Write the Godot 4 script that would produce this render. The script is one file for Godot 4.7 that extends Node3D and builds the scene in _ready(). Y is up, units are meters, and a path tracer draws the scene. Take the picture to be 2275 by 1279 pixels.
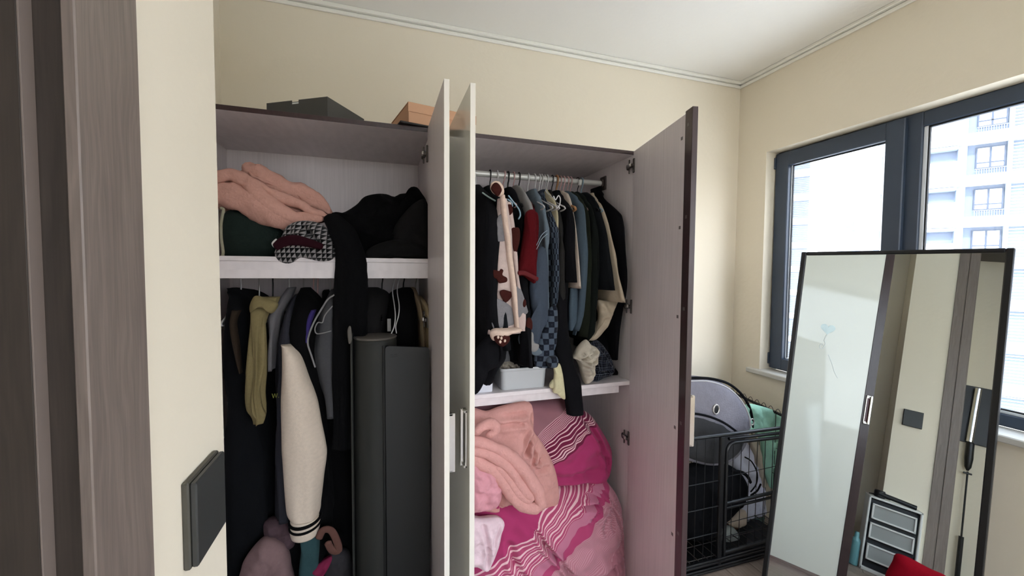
extends Node3D

const DATA := {
	"coat_black_a": [[.39, 1.86, -1.72, .018, .05], [.39, 1.831, -1.72, .025, .1], [.39, 1.792, -1.72, .03, .199], [.39, 1.755, -1.708, .035, .222], [.39, 1.698, -1.681, .035, .248], [.392, 1.501, -1.675, .035, .255], [.395, 1.336, -1.675, .035, .255], [.416, 1.235, -1.675, .035, .255], [.416, 1.168, -1.675, .035, .255], [.39, 1.106, -1.696, .035, .234], [.39, 1.02, -1.737, .035, .193]],
	"tee_grey_collar": [[.56, 1.87, -1.72, .009, .05], [.56, 1.85, -1.72, .012, .1], [.56, 1.823, -1.72, .015, .146], [.56, 1.798, -1.724, .018, .176], [.56, 1.757, -1.698, .018, .202], [.56, 1.711, -1.687, .018, .213], [.56, 1.641, -1.686, .018, .214]],
	"tee_maroon": [[.585, 1.83, -1.72, .013, .05], [.585, 1.805, -1.72, .017, .1], [.585, 1.772, -1.72, .021, .162], [.585, 1.741, -1.715, .025, .185], [.585, 1.715, -1.7, .025, .2], [.585, 1.608, -1.696, .025, .204], [.585, 1.502, -1.695, .025, .205], [.585, 1.459, -1.694, .025, .206]],
	"coat_dark_b": [[.53, 1.86, -1.72, .013, .05], [.53, 1.836, -1.72, .017, .089], [.53, 1.805, -1.72, .021, .126], [.53, 1.776, -1.761, .025, .189], [.53, 1.713, -1.727, .025, .223], [.53, 1.573, -1.731, .025, .219], [.53, 1.329, -1.702, .025, .248], [.534, 1.161, -1.685, .025, .265], [.538, 1.13, -1.685, .025, .265]],
	"jacket_denim": [[.645, 1.86, -1.72, .013, .05], [.645, 1.843, -1.72, .017, .064], [.645, 1.82, -1.72, .021, .091], [.645, 1.799, -1.781, .025, .168], [.645, 1.745, -1.756, .025, .194], [.645, 1.649, -1.738, .025, .212], [.645, 1.502, -1.736, .025, .214], [.645, 1.32, -1.729, .025, .221], [.645, 1.282, -1.733, .025, .217], [.645, 1.241, -1.744, .025, .206]],
	"cardigan_check": [[.69, 1.86, -1.72, .011, .05], [.69, 1.849, -1.72, .016, .038], [.69, 1.833, -1.72, .019, .054], [.69, 1.819, -1.804, .022, .146], [.69, 1.751, -1.773, .022, .177], [.69, 1.651, -1.744, .022, .207], [.69, 1.503, -1.737, .022, .213], [.69, 1.318, -1.732, .022, .218], [.69, 1.206, -1.731, .022, .219], [.69, 1.13, -1.734, .022, .216], [.69, 1.094, -1.738, .022, .212]],
	"tee_olive_cream": [[.7, 1.86, -1.72, .007, .05], [.7, 1.849, -1.72, .01, .059], [.7, 1.833, -1.72, .013, .084], [.7, 1.819, -1.785, .015, .164], [.7, 1.787, -1.764, .015, .186], [.7, 1.727, -1.752, .015, .199], [.7, 1.653, -1.752, .015, .198], [.7, 1.578, -1.756, .015, .194]],
	"shirt_charcoal": [[.715, 1.86, -1.72, .01, .05], [.715, 1.838, -1.72, .014, .071], [.715, 1.809, -1.72, .017, .101], [.715, 1.782, -1.776, .02, .174], [.715, 1.73, -1.758, .02, .192], [.715, 1.615, -1.741, .02, .209], [.715, 1.465, -1.737, .02, .213], [.715, 1.279, -1.732, .02, .218], [.715, 1.203, -1.736, .02, .214]],
	"tee_black_c": [[.755, 1.86, -1.72, .015, .05], [.755, 1.848, -1.72, .021, .058], [.755, 1.832, -1.72, .025, .082], [.755, 1.817, -1.777, .03, .153], [.755, 1.748, -1.736, .03, .194], [.755, 1.615, -1.724, .03, .206], [.755, 1.503, -1.716, .03, .214], [.755, 1.452, -1.71, .03, .22]],
	"tee_cream": [[.775, 1.86, -1.72, .007, .05], [.775, 1.852, -1.72, .01, .065], [.775, 1.842, -1.72, .013, .092], [.775, 1.832, -1.771, .015, .159], [.775, 1.792, -1.756, .015, .174], [.775, 1.691, -1.733, .015, .197], [.775, 1.577, -1.719, .015, .211], [.775, 1.503, -1.712, .015, .218], [.775, 1.428, -1.707, .015, .223]],
	"shirt_blue": [[.8, 1.86, -1.72, .01, .05], [.8, 1.842, -1.72, .014, .097], [.8, 1.818, -1.72, .017, .137], [.8, 1.796, -1.754, .02, .196], [.8, 1.765, -1.734, .02, .216], [.8, 1.688, -1.723, .02, .227], [.8, 1.577, -1.721, .02, .229], [.8, 1.466, -1.724, .02, .226], [.8, 1.314, -1.735, .02, .215], [.8, 1.242, -1.752, .02, .198]],
	"shirt_olive": [[.825, 1.86, -1.72, .01, .05], [.825, 1.841, -1.72, .014, .092], [.825, 1.816, -1.72, .017, .131], [.825, 1.793, -1.758, .02, .192], [.825, 1.749, -1.737, .02, .213], [.825, 1.653, -1.724, .02, .225], [.825, 1.503, -1.719, .02, .231], [.825, 1.317, -1.719, .02, .231], [.825, 1.219, -1.729, .02, .221]],
	"shirt_navy": [[.85, 1.86, -1.72, .011, .05], [.85, 1.845, -1.72, .016, .082], [.85, 1.825, -1.72, .019, .116], [.85, 1.806, -1.767, .022, .183], [.85, 1.76, -1.741, .022, .209], [.85, 1.653, -1.723, .022, .227], [.85, 1.504, -1.711, .022, .239], [.85, 1.315, -1.723, .022, .227], [.85, 1.195, -1.74, .022, .21]],
	"tee_black_d": [[.895, 1.86, -1.72, .015, .05], [.895, 1.845, -1.72, .021, .078], [.895, 1.825, -1.72, .025, .11], [.895, 1.806, -1.76, .03, .17], [.895, 1.756, -1.74, .03, .19], [.895, 1.655, -1.715, .03, .215], [.895, 1.541, -1.695, .03, .235], [.895, 1.422, -1.678, .03, .252]],
	"tee_beige": [[.93, 1.86, -1.72, .01, .05], [.93, 1.847, -1.72, .014, .055], [.93, 1.83, -1.72, .017, .078], [.93, 1.814, -1.779, .02, .151], [.93, 1.789, -1.763, .02, .167], [.93, 1.697, -1.732, .02, .199], [.93, 1.58, -1.707, .02, .223], [.93, 1.467, -1.687, .02, .243], [.941, 1.372, -1.675, .02, .255]],
	"coat_black_e": [[.99, 1.9, -1.75, .013, .05], [.99, 1.883, -1.75, .017, .04], [.99, 1.862, -1.75, .021, .057], [.99, 1.841, -1.817, .025, .133], [.99, 1.762, -1.754, .025, .196], [.99, 1.718, -1.736, .025, .214], [.99, 1.581, -1.721, .025, .229], [.99, 1.428, -1.719, .025, .231], [.99, 1.309, -1.733, .025, .217], [.99, 1.187, -1.745, .025, .205], [.99, 1.105, -1.748, .025, .202]],
	"coat_dark_f": [[.44, 1.86, -1.72, .015, .05], [.44, 1.833, -1.72, .021, .1], [.44, 1.798, -1.72, .025, .166], [.44, 1.764, -1.737, .03, .213], [.44, 1.705, -1.712, .03, .237], [.44, 1.501, -1.704, .03, .245], [.44, 1.334, -1.688, .03, .262], [.448, 1.2, -1.685, .03, .265]],
	"robe_panel": [[.428, 1.765, -1.455, .016, .025], [.431, 1.716, -1.455, .023, .025], [.435, 1.633, -1.455, .034, .025], [.438, 1.567, -1.455, .04, .025], [.438, 1.501, -1.455, .046, .025], [.44, 1.417, -1.455, .05, .025], [.444, 1.333, -1.455, .052, .025], [.442, 1.292, -1.455, .058, .025], [.443, 1.262, -1.455, .061, .025]],
	"robe_flap": [[.454, 1.756, -1.475, .015, .025], [.462, 1.72, -1.475, .015, .025], [.475, 1.636, -1.475, .017, .025], [.483, 1.57, -1.475, .016, .025], [.489, 1.501, -1.475, .014, .025], [.502, 1.416, -1.475, .019, .025], [.516, 1.329, -1.475, .024, .025], [.524, 1.268, -1.475, .03, .025]],
	"robe_edge": [[.422, 1.774, -1.425, .008, .015], [.424, 1.746, -1.425, .01, .015], [.435, 1.664, -1.425, .01, .015], [.446, 1.599, -1.425, .011, .015], [.452, 1.542, -1.425, .011, .015], [.463, 1.468, -1.425, .009, .015], [.47, 1.402, -1.425, .008, .015], [.476, 1.335, -1.425, .006, .015], [.482, 1.271, -1.425, .006, .015]],
	"robe_hood": [[.377, 1.8], [.382, 1.817], [.398, 1.824], [.414, 1.819], [.425, 1.803], [.428, 1.783], [.42, 1.767], [.406, 1.771], [.393, 1.777], [.384, 1.785]],
	"robe_hood_lining": [[.376, 1.793], [.385, 1.812], [.398, 1.816], [.412, 1.805], [.417, 1.787], [.403, 1.768], [.39, 1.775]],
	"robe_cuff": [[.373, 1.277], [.39, 1.289], [.432, 1.288], [.484, 1.289], [.493, 1.277], [.458, 1.27], [.427, 1.258], [.407, 1.264], [.39, 1.257], [.385, 1.245], [.375, 1.257]],
	"robe_paw": [[.382, 1.263], [.402, 1.273], [.429, 1.269], [.443, 1.258], [.438, 1.24], [.419, 1.225], [.406, 1.227], [.389, 1.243]],
	"tee_maroon_sleeve": [[.532, 1.725], [.566, 1.734], [.572, 1.675], [.573, 1.571], [.574, 1.456], [.55, 1.46], [.522, 1.479], [.498, 1.482], [.503, 1.519], [.515, 1.596], [.526, 1.673]],
	"denim_hem": [[.561, 1.43], [.586, 1.573], [.633, 1.574], [.642, 1.321], [.634, 1.275], [.617, 1.257], [.598, 1.195], [.567, 1.2], [.529, 1.243], [.544, 1.26], [.575, 1.322]],
	"denim_cuff": [[.507, 1.235], [.521, 1.264], [.54, 1.263], [.569, 1.227], [.598, 1.189], [.608, 1.172], [.579, 1.163], [.541, 1.183], [.518, 1.202]],
	"denim_cuff_lining": [[.527, 1.253], [.561, 1.259], [.567, 1.219], [.588, 1.209], [.582, 1.187], [.562, 1.182], [.541, 1.203], [.529, 1.227]],
	"cardigan_lower": [[.643, 1.339], [.679, 1.356], [.684, 1.264], [.677, 1.153], [.686, 1.101], [.636, 1.102], [.597, 1.107], [.583, 1.141], [.598, 1.213], [.617, 1.257]],
	"cardigan_cuff": [[.632, 1.155], [.663, 1.159], [.673, 1.133], [.664, 1.112], [.637, 1.114], [.625, 1.132]],
	"leg_black": [[.738, 1.503, -1.585, .03, .025], [.722, 1.428, -1.555, .031, .025], [.706, 1.319, -1.525, .026, .025], [.702, 1.212, -1.505, .03, .025], [.704, 1.16, -1.485, .037, .025], [.717, 1.114, -1.485, .038, .025], [.738, 1.047, -1.485, .044, .025], [.748, .992, -1.485, .04, .025], [.756, .944, -1.485, .037, .025], [.76, .909, -1.485, .035, .025]],
	"tee_beige_low": [[.88, 1.373], [.92, 1.373], [.977, 1.38], [.96, 1.329], [.937, 1.281], [.905, 1.233], [.872, 1.206], [.84, 1.203], [.853, 1.226], [.882, 1.263], [.89, 1.311]],
	"blue_tail": [[.779, 1.427, -1.545, .022, .015], [.776, 1.352, -1.545, .024, .015], [.774, 1.294, -1.545, .019, .015], [.764, 1.248, -1.545, .008, .015]],
	"blue_tail_b": [[.82, 1.426, -1.565, .011, .015], [.816, 1.349, -1.565, .014, .015], [.802, 1.272, -1.565, .011, .015], [.79, 1.224, -1.565, .007, .015]],
	"cloth_beige": [[.756, 1.151], [.776, 1.187], [.811, 1.214], [.828, 1.194], [.858, 1.179], [.863, 1.154], [.859, 1.126], [.842, 1.098], [.845, 1.069], [.831, 1.036], [.81, 1.028], [.797, 1.054], [.783, 1.102], [.768, 1.131], [.744, 1.142]],
	"shirt_plaid": [[.846, 1.199], [.885, 1.203], [.923, 1.172], [.953, 1.121], [.974, 1.07], [.963, 1.041], [.925, 1.03], [.881, 1.015], [.855, 1.027], [.867, 1.077], [.882, 1.125], [.863, 1.175]],
	"cloth_black": [[.862, 1.152], [.952, 1.209], [.995, 1.197], [.991, 1.114], [1.021, 1.06], [1.07, 1.009], [1.055, 1.001], [.956, 1.001], [.887, 1.006]],
	"cloth_yellow": [[.652, 1.124], [.675, 1.13], [.689, 1.089], [.698, 1.034], [.702, .997], [.701, .981], [.683, .99], [.667, 1.007], [.649, 1.016], [.651, 1.056], [.654, 1.092]],
	"cloth_yellow_b": [[.644, 1.052], [.657, 1.064], [.673, 1.05], [.669, 1.025], [.65, 1.026], [.638, 1.035]],
	"lace": [[.45, 1.103], [.458, 1.125], [.492, 1.128], [.531, 1.12], [.541, 1.102], [.531, 1.086], [.483, 1.086]],
	"cloth_dark_bin": [[.488, 1.189], [.53, 1.234], [.56, 1.204], [.6, 1.146], [.611, 1.092], [.571, 1.083], [.521, 1.098], [.492, 1.133]],
	"cloth_grey_bin": [[.466, 1.185], [.491, 1.197], [.505, 1.131], [.495, 1.12], [.464, 1.122]],
	"coat_bottom": [[.329, 1.203], [.392, 1.267], [.422, 1.232], [.426, 1.18], [.415, 1.144], [.375, 1.123], [.369, 1.1], [.353, 1.07], [.34, 1.048], [.323, 1.046], [.316, 1.137]],
	"duvet_top": [[.322, .958], [.471, .971], [.628, .946], [.732, .946], [.818, .898], [.889, .855], [.942, .784], [.994, .696], [1.002, .633], [.99, .568], [.958, .532], [.89, .527], [.737, .532], [.532, .548], [.359, .596], [.304, .788]],
	"duvet_low": [[.312, .667], [.514, .625], [.713, .592], [.839, .591], [.916, .593], [.961, .552], [1.008, .483], [1.028, .408], [1.038, .262], [1.034, .035], [.827, .006], [.519, .07], [.313, .18], [.286, .458]],
	"blanket_pink": [[.295, .962], [.328, .978], [.379, .961], [.431, .973], [.512, .983], [.557, .977], [.569, .923], [.571, .865], [.6, .823], [.635, .764], [.667, .688], [.683, .603], [.68, .549], [.647, .542], [.543, .543], [.434, .553], [.338, .594], [.287, .662], [.275, .848]],
	"blanket_pale": [[.287, .831], [.323, .81], [.37, .795], [.404, .74], [.418, .696], [.409, .646], [.379, .627], [.32, .629], [.284, .652]],
	"cloth_white_pink": [[.292, .581], [.35, .581], [.41, .575], [.435, .548], [.425, .512], [.411, .454], [.385, .4], [.368, .376], [.334, .398], [.292, .429]],
	"fold_roll_0": [[.29, .9, -1.378], [.344, .882, -1.378], [.403, .849, -1.378], [.454, .809, -1.378], [.499, .752, -1.378], [.544, .684, -1.378], [.563, .629, -1.378], [.545, .612, -1.378], [.5, .628, -1.378], [.455, .673, -1.378], [.42, .73, -1.378], [.378, .778, -1.378], [.327, .818, -1.378], [.29, .84, -1.378]],
	"fold_roll_1": [[.301, .865, -1.372], [.367, .84, -1.372], [.421, .799, -1.372], [.461, .743, -1.372], [.497, .687, -1.372], [.52, .657, -1.372], [.503, .652, -1.372], [.471, .683, -1.372], [.436, .739, -1.372], [.393, .795, -1.372]],
	"fold_knob": [[.316, .926, -1.378], [.343, .947, -1.378], [.377, .948, -1.378], [.385, .926, -1.378], [.36, .912, -1.378]],
	"blanket_shelf": [[-.536, 1.794], [-.504, 1.823], [-.471, 1.838], [-.445, 1.852], [-.424, 1.866], [-.398, 1.859], [-.364, 1.838], [-.33, 1.809], [-.295, 1.799], [-.245, 1.787], [-.212, 1.767], [-.192, 1.743], [-.176, 1.721], [-.173, 1.702], [-.199, 1.678], [-.24, 1.667], [-.29, 1.655], [-.333, 1.648], [-.367, 1.656], [-.408, 1.672], [-.441, 1.695], [-.48, 1.708], [-.513, 1.709], [-.541, 1.712]],
	"knit_green": [[-.502, 1.674], [-.468, 1.7], [-.43, 1.69], [-.391, 1.669], [-.351, 1.648], [-.325, 1.626], [-.335, 1.58], [-.352, 1.539], [-.413, 1.536], [-.501, 1.539]],
	"houndstooth": [[-.338, 1.554], [-.324, 1.577], [-.314, 1.613], [-.298, 1.643], [-.27, 1.66], [-.23, 1.664], [-.193, 1.653], [-.169, 1.626], [-.153, 1.581], [-.149, 1.54], [-.163, 1.527], [-.195, 1.524], [-.225, 1.53], [-.259, 1.535], [-.279, 1.52], [-.303, 1.514], [-.328, 1.525]],
	"pile_black": [[-.175, 1.711], [-.137, 1.713], [-.09, 1.745], [-.061, 1.777], [-.018, 1.791], [.022, 1.792], [.048, 1.784], [.072, 1.797], [.097, 1.802], [.109, 1.824], [.136, 1.827], [.157, 1.801], [.174, 1.772], [.182, 1.711], [.184, 1.551], [.054, 1.547], [-.044, 1.537], [-.139, 1.564], [-.191, 1.661]],
	"shorts_charcoal": [[.049, 1.662], [.076, 1.704], [.116, 1.748], [.157, 1.767], [.172, 1.718], [.173, 1.548], [.083, 1.548], [.035, 1.551], [.039, 1.613]],
	"cloth_charcoal_front": [[-.053, 1.56], [-.026, 1.585], [.035, 1.607], [.089, 1.607], [.136, 1.589], [.169, 1.565], [.169, 1.547], [.065, 1.545], [.004, 1.543], [-.041, 1.532]],
	"knit_drape": [[-.159, 1.693, -1.56, .015, .03], [-.155, 1.674, -1.54, .035, .03], [-.129, 1.634, -1.51, .045, .03], [-.106, 1.573, -1.5, .046, .03], [-.1, 1.535, -1.5, .05, .03], [-.099, 1.498, -1.5, .051, .03], [-.1, 1.437, -1.5, .052, .03], [-.103, 1.345, -1.5, .053, .03], [-.105, 1.276, -1.5, .052, .03], [-.113, 1.191, -1.5, .049, .03], [-.118, 1.035, -1.5, .044, .03], [-.122, .879, -1.5, .042, .03]],
	"cord": [[-.486, 1.693, -1.52], [-.479, 1.688, -1.52], [-.483, 1.667, -1.52], [-.487, 1.639, -1.52], [-.487, 1.596, -1.52], [-.483, 1.553, -1.52], [-.487, 1.537, -1.52]],
	"coat_black_l1": [[-.528, 1.429, -1.74, .009, .04], [-.489, 1.41, -1.75, .023, .15], [-.456, 1.364, -1.72, .044, .2], [-.458, 1.26, -1.72, .05, .2], [-.454, 1.052, -1.72, .061, .2], [-.447, .825, -1.72, .073, .2], [-.444, .671, -1.72, .078, .2], [-.446, .548, -1.72, .078, .2], [-.449, .393, -1.72, .078, .2]],
	"strip_brown": [[-.449, 1.365, -1.525, .013, .025], [-.458, 1.323, -1.525, .011, .025], [-.454, 1.264, -1.525, .011, .025], [-.447, 1.206, -1.525, .008, .025], [-.44, 1.16, -1.525, .003, .025]],
	"shirt_khaki": [[-.363, 1.407, -1.525, .038, .025], [-.366, 1.387, -1.505, .037, .025], [-.377, 1.353, -1.485, .024, .025], [-.38, 1.296, -1.485, .019, .025], [-.383, 1.224, -1.485, .019, .025], [-.388, 1.152, -1.485, .018, .025], [-.393, 1.095, -1.485, .018, .025], [-.39, 1.043, -1.485, .017, .025], [-.386, 1.018, -1.485, .01, .025], [-.386, .996, -1.485, .003, .025]],
	"khaki_collar": [[-.393, 1.4], [-.38, 1.415], [-.351, 1.405], [-.32, 1.39], [-.326, 1.367], [-.341, 1.357], [-.361, 1.373], [-.386, 1.371], [-.396, 1.36], [-.399, 1.377]],
	"jacket_satin": [[-.315, 1.432, -1.66, .011, .06], [-.322, 1.397, -1.6, .016, .06], [-.343, 1.348, -1.56, .019, .06], [-.349, 1.288, -1.56, .014, .06], [-.352, 1.215, -1.56, .007, .06], [-.353, 1.162, -1.56, .003, .06]],
	"jacket_grey": [[-.292, 1.408, -1.75, .011, .15], [-.299, 1.373, -1.69, .016, .15], [-.305, 1.317, -1.65, .021, .15], [-.315, 1.227, -1.65, .029, .15], [-.319, 1.076, -1.65, .032, .15], [-.317, .892, -1.65, .04, .15], [-.318, .706, -1.65, .045, .15], [-.321, .637, -1.65, .04, .15]],
	"jacket_varsity": [[-.269, 1.431, -1.67, .014, .05], [-.261, 1.395, -1.665, .032, .125], [-.254, 1.347, -1.665, .047, .175], [-.257, 1.256, -1.665, .063, .175], [-.243, 1.119, -1.665, .054, .175], [-.234, .885, -1.665, .053, .175], [-.232, .65, -1.665, .059, .175], [-.234, .363, -1.665, .061, .175]],
	"varsity_sleeve": [[-.307, 1.25, -1.495, .01, .025], [-.296, 1.24, -1.51, .02, .05], [-.284, 1.208, -1.49, .028, .05], [-.274, 1.134, -1.49, .04, .05], [-.265, 1.06, -1.49, .052, .05], [-.261, .985, -1.49, .058, .05], [-.255, .909, -1.49, .065, .05], [-.252, .865, -1.49, .066, .05], [-.255, .79, -1.49, .06, .05], [-.256, .714, -1.49, .055, .05], [-.255, .681, -1.49, .053, .05], [-.252, .662, -1.49, .047, .05]],
	"varsity_cuff": [[-.252, .662, -1.485, .046, .045], [-.252, .637, -1.485, .046, .045], [-.254, .615, -1.485, .045, .045], [-.254, .6, -1.485, .041, .045]],
	"jacket_piped": [[-.174, 1.422, -1.77, .011, .15], [-.17, 1.402, -1.69, .019, .15], [-.173, 1.343, -1.65, .042, .15], [-.18, 1.25, -1.65, .056, .15], [-.178, 1.188, -1.65, .053, .15], [-.17, 1.11, -1.65, .044, .15], [-.168, 1.046, -1.65, .034, .15], [-.168, .984, -1.65, .027, .15]],
	"piping": [[-.154, 1.413, -1.49], [-.174, 1.398, -1.49], [-.197, 1.36, -1.49], [-.217, 1.323, -1.49], [-.234, 1.278, -1.49], [-.237, 1.248, -1.49], [-.229, 1.217, -1.49], [-.216, 1.17, -1.49]],
	"piping_b": [[-.16, 1.375, -1.485], [-.183, 1.345, -1.485], [-.191, 1.321, -1.485], [-.205, 1.321, -1.485], [-.214, 1.3, -1.485], [-.206, 1.283, -1.485], [-.165, 1.291, -1.485]],
	"scarf_purple": [[-.221, 1.361, -1.515, .007, .025], [-.234, 1.324, -1.515, .009, .025], [-.239, 1.278, -1.515, .008, .025], [-.241, 1.252, -1.515, .004, .025]],
	"coat_black_l2": [[-.207, 1.418, -1.75, .012, .05], [-.178, 1.381, -1.79, .045, .17], [-.15, 1.304, -1.73, .074, .17], [-.142, 1.008, -1.73, .087, .17], [-.142, .675, -1.73, .084, .17], [-.143, .54, -1.73, .084, .17], [-.146, .284, -1.73, .085, .17]],
	"coat_grey_r": [[-.034, 1.427, -1.73, .021, .05], [-.022, 1.397, -1.75, .054, .15], [-.03, 1.333, -1.71, .061, .15], [-.036, 1.233, -1.71, .063, .15], [-.038, .998, -1.71, .064, .15]],
	"coat_black_r": [[.098, 1.427, -1.71, .018, .05], [.084, 1.399, -1.755, .052, .175], [.076, 1.334, -1.695, .061, .175], [.073, 1.235, -1.695, .068, .175], [.07, 1.001, -1.695, .07, .175]],
	"coat_beige_r": [[.125, 1.426, -1.73, .008, .05], [.131, 1.389, -1.7, .011, .15], [.139, 1.335, -1.65, .01, .15], [.145, 1.268, -1.65, .01, .15], [.149, 1.21, -1.65, .011, .15], [.151, 1, -1.65, .011, .15]],
	"coat_cream_r": [[.147, 1.393, -1.67, .008, .05], [.154, 1.369, -1.63, .012, .15], [.161, 1.32, -1.63, .011, .15], [.164, 1.204, -1.63, .01, .15], [.167, 1.005, -1.63, .01, .15]],
	"cloth_pink_floor": [[-.446, .517], [-.424, .562], [-.385, .599], [-.353, .592], [-.321, .566], [-.308, .529], [-.302, .483], [-.303, .404], [-.445, .44]],
	"cloth_mauve_floor": [[-.388, .634], [-.361, .64], [-.321, .629], [-.298, .585], [-.296, .537], [-.323, .527], [-.363, .552], [-.386, .588]],
	"bag_teal": [[-.267, .596], [-.218, .601], [-.21, .569], [-.213, .47], [-.212, .39], [-.275, .405], [-.269, .543]],
	"strap_brown": [[-.208, .593, -1.46], [-.194, .618, -1.46], [-.17, .612, -1.46], [-.153, .574, -1.46], [-.147, .538, -1.46], [-.167, .542, -1.46], [-.181, .572, -1.46]],
	"cloth_magenta_floor": [[-.25, .463], [-.215, .485], [-.177, .501], [-.172, .488], [-.188, .455], [-.202, .435], [-.196, .369], [-.251, .383]],
	"cloth_grey_floor": [[-.191, .491], [-.14, .493], [-.113, .457], [-.115, .325], [-.2, .346]],
	"fabric_mint": [[1.885, .719], [1.931, .764], [2.013, .751], [2.168, .694], [2.205, .632], [2.196, .475], [2.186, .318], [2.137, .246], [2.08, .387], [2.057, .52], [1.987, .606], [1.904, .641]],
	"cloth_white_cage": [[1.919, .412], [1.998, .519], [2.019, .556], [2.085, .442], [2.137, .3], [2.174, .159], [2.179, .049], [2.103, .036], [2.018, .026], [1.934, .037], [1.884, .065], [1.912, .178]],
	"strip_beige_cage": [[1.997, .554], [2.051, .547], [2.098, .396], [2.145, .269], [2.123, .233], [2.084, .319], [2.035, .444]],
	"backpack": [[1.489, .429], [1.546, .46], [1.648, .469], [1.769, .456], [1.865, .408], [1.924, .348], [1.953, .28], [1.93, .22], [1.874, .179], [1.782, .121], [1.723, .058], [1.633, .04], [1.543, .083], [1.506, .175]],
	"pillow_grey_cage": [[1.759, .076], [1.846, .084], [1.886, .025], [1.899, -.05], [1.819, -.043], [1.762, -.02]],
	"cloth_blue_cage": [[1.952, -.028], [2.059, -.032], [2.095, -.071], [2.062, -.091], [1.978, -.094], [1.944, -.06]],
	"cloth_beige_cage": [[1.84, .098], [1.887, .141], [1.958, .146], [1.961, .075], [1.922, .061], [1.864, .07]],
	"cloth_green_cage": [[2.007, .041], [2.137, .057], [2.181, .021], [2.161, -.084], [2.071, -.025]],
	"cloth_orange_cage": [[1.831, .062], [1.961, .044], [1.964, -.009], [1.881, -.001], [1.832, .028]],
	"blanket_shelf_cr": [[-.515, 1.819, -.478, 1.831, .01, .022, 1], [-.478, 1.831, -.445, 1.823, .01, .022, 1], [-.445, 1.823, -.43, 1.797, .01, .022, 1], [-.43, 1.797, -.413, 1.76, .01, .022, 1], [-.413, 1.76, -.393, 1.743, .01, .022, 1], [-.393, 1.743, -.366, 1.706, .01, .022, 1], [-.366, 1.706, -.332, 1.685, .01, .022, 1], [-.332, 1.685, -.297, 1.67, .01, .022, 1], [-.438, 1.844, -.429, 1.809, .009, .018, 1], [-.429, 1.809, -.399, 1.789, .009, .018, 1], [-.399, 1.789, -.365, 1.776, .009, .018, 1], [-.365, 1.776, -.31, 1.764, .009, .018, 1], [-.31, 1.764, -.253, 1.736, .009, .018, 1], [-.253, 1.736, -.203, 1.691, .009, .018, 1], [-.511, 1.803, -.471, 1.817, .007, .012, 1], [-.471, 1.817, -.446, 1.798, .007, .012, 1], [-.446, 1.798, -.419, 1.772, .007, .012, 1], [-.488, 1.783, -.496, 1.714, .007, .01, 1], [-.472, 1.781, -.477, 1.715, .007, .01, 1], [-.31, 1.761, -.275, 1.743, .006, .012, 1], [-.275, 1.743, -.239, 1.713, .006, .012, 1], [-.239, 1.713, -.225, 1.693, .006, .012, 1], [-.27, 1.763, -.239, 1.737, .006, .012, 1], [-.239, 1.737, -.195, 1.707, .006, .012, 1], [-.289, 1.715, -.254, 1.704, .006, .012, 1], [-.254, 1.704, -.232, 1.692, .006, .012, 1], [-.35, 1.693, -.37, 1.664, .006, .01, 1], [-.35, 1.693, -.345, 1.665, .006, .008, 1], [-.324, 1.772, -.309, 1.803, .007, .01, 1]],
	"linen_cr": [[.824, 1.188, .779, 1.14, .005, .022, 1], [.779, 1.14, .758, 1.145, .005, .022, 1], [.841, 1.168, .793, 1.149, .005, .022, 1], [.793, 1.149, .768, 1.131, .005, .022, 1], [.856, 1.145, .804, 1.12, .005, .018, 1], [.804, 1.12, .773, 1.131, .005, .018, 1], [.787, 1.107, .815, 1.1, .005, .018, 1], [.815, 1.1, .842, 1.117, .005, .018, 1], [.801, 1.063, .826, 1.074, .005, .018, 1]],
	"plaid_cr": [[.885, 1.174, .923, 1.133, .007, .013, 1], [.923, 1.133, .958, 1.087, .007, .013, 1], [.87, 1.067, .925, 1.063, .006, .016, 1], [.925, 1.063, .972, 1.074, .006, .016, 1]],
	"duvet_top_cr": [[.863, .834, .909, .738, .012, .03, 1], [.909, .738, .944, .662, .012, .03, 1], [.944, .662, .958, .557, .012, .03, 1], [.818, .889, .841, .836, .01, .018, 1], [.841, .836, .897, .77, .01, .018, 1], [.642, .646, .779, .635, .018, .012, 1], [.779, .635, .945, .631, .018, .012, 1], [.632, .579, .801, .582, .016, .024, 1], [.801, .582, .958, .536, .016, .024, 1], [.651, .742, .777, .774, .012, .007, 1], [.777, .774, .863, .804, .012, .007, 1]],
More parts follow.
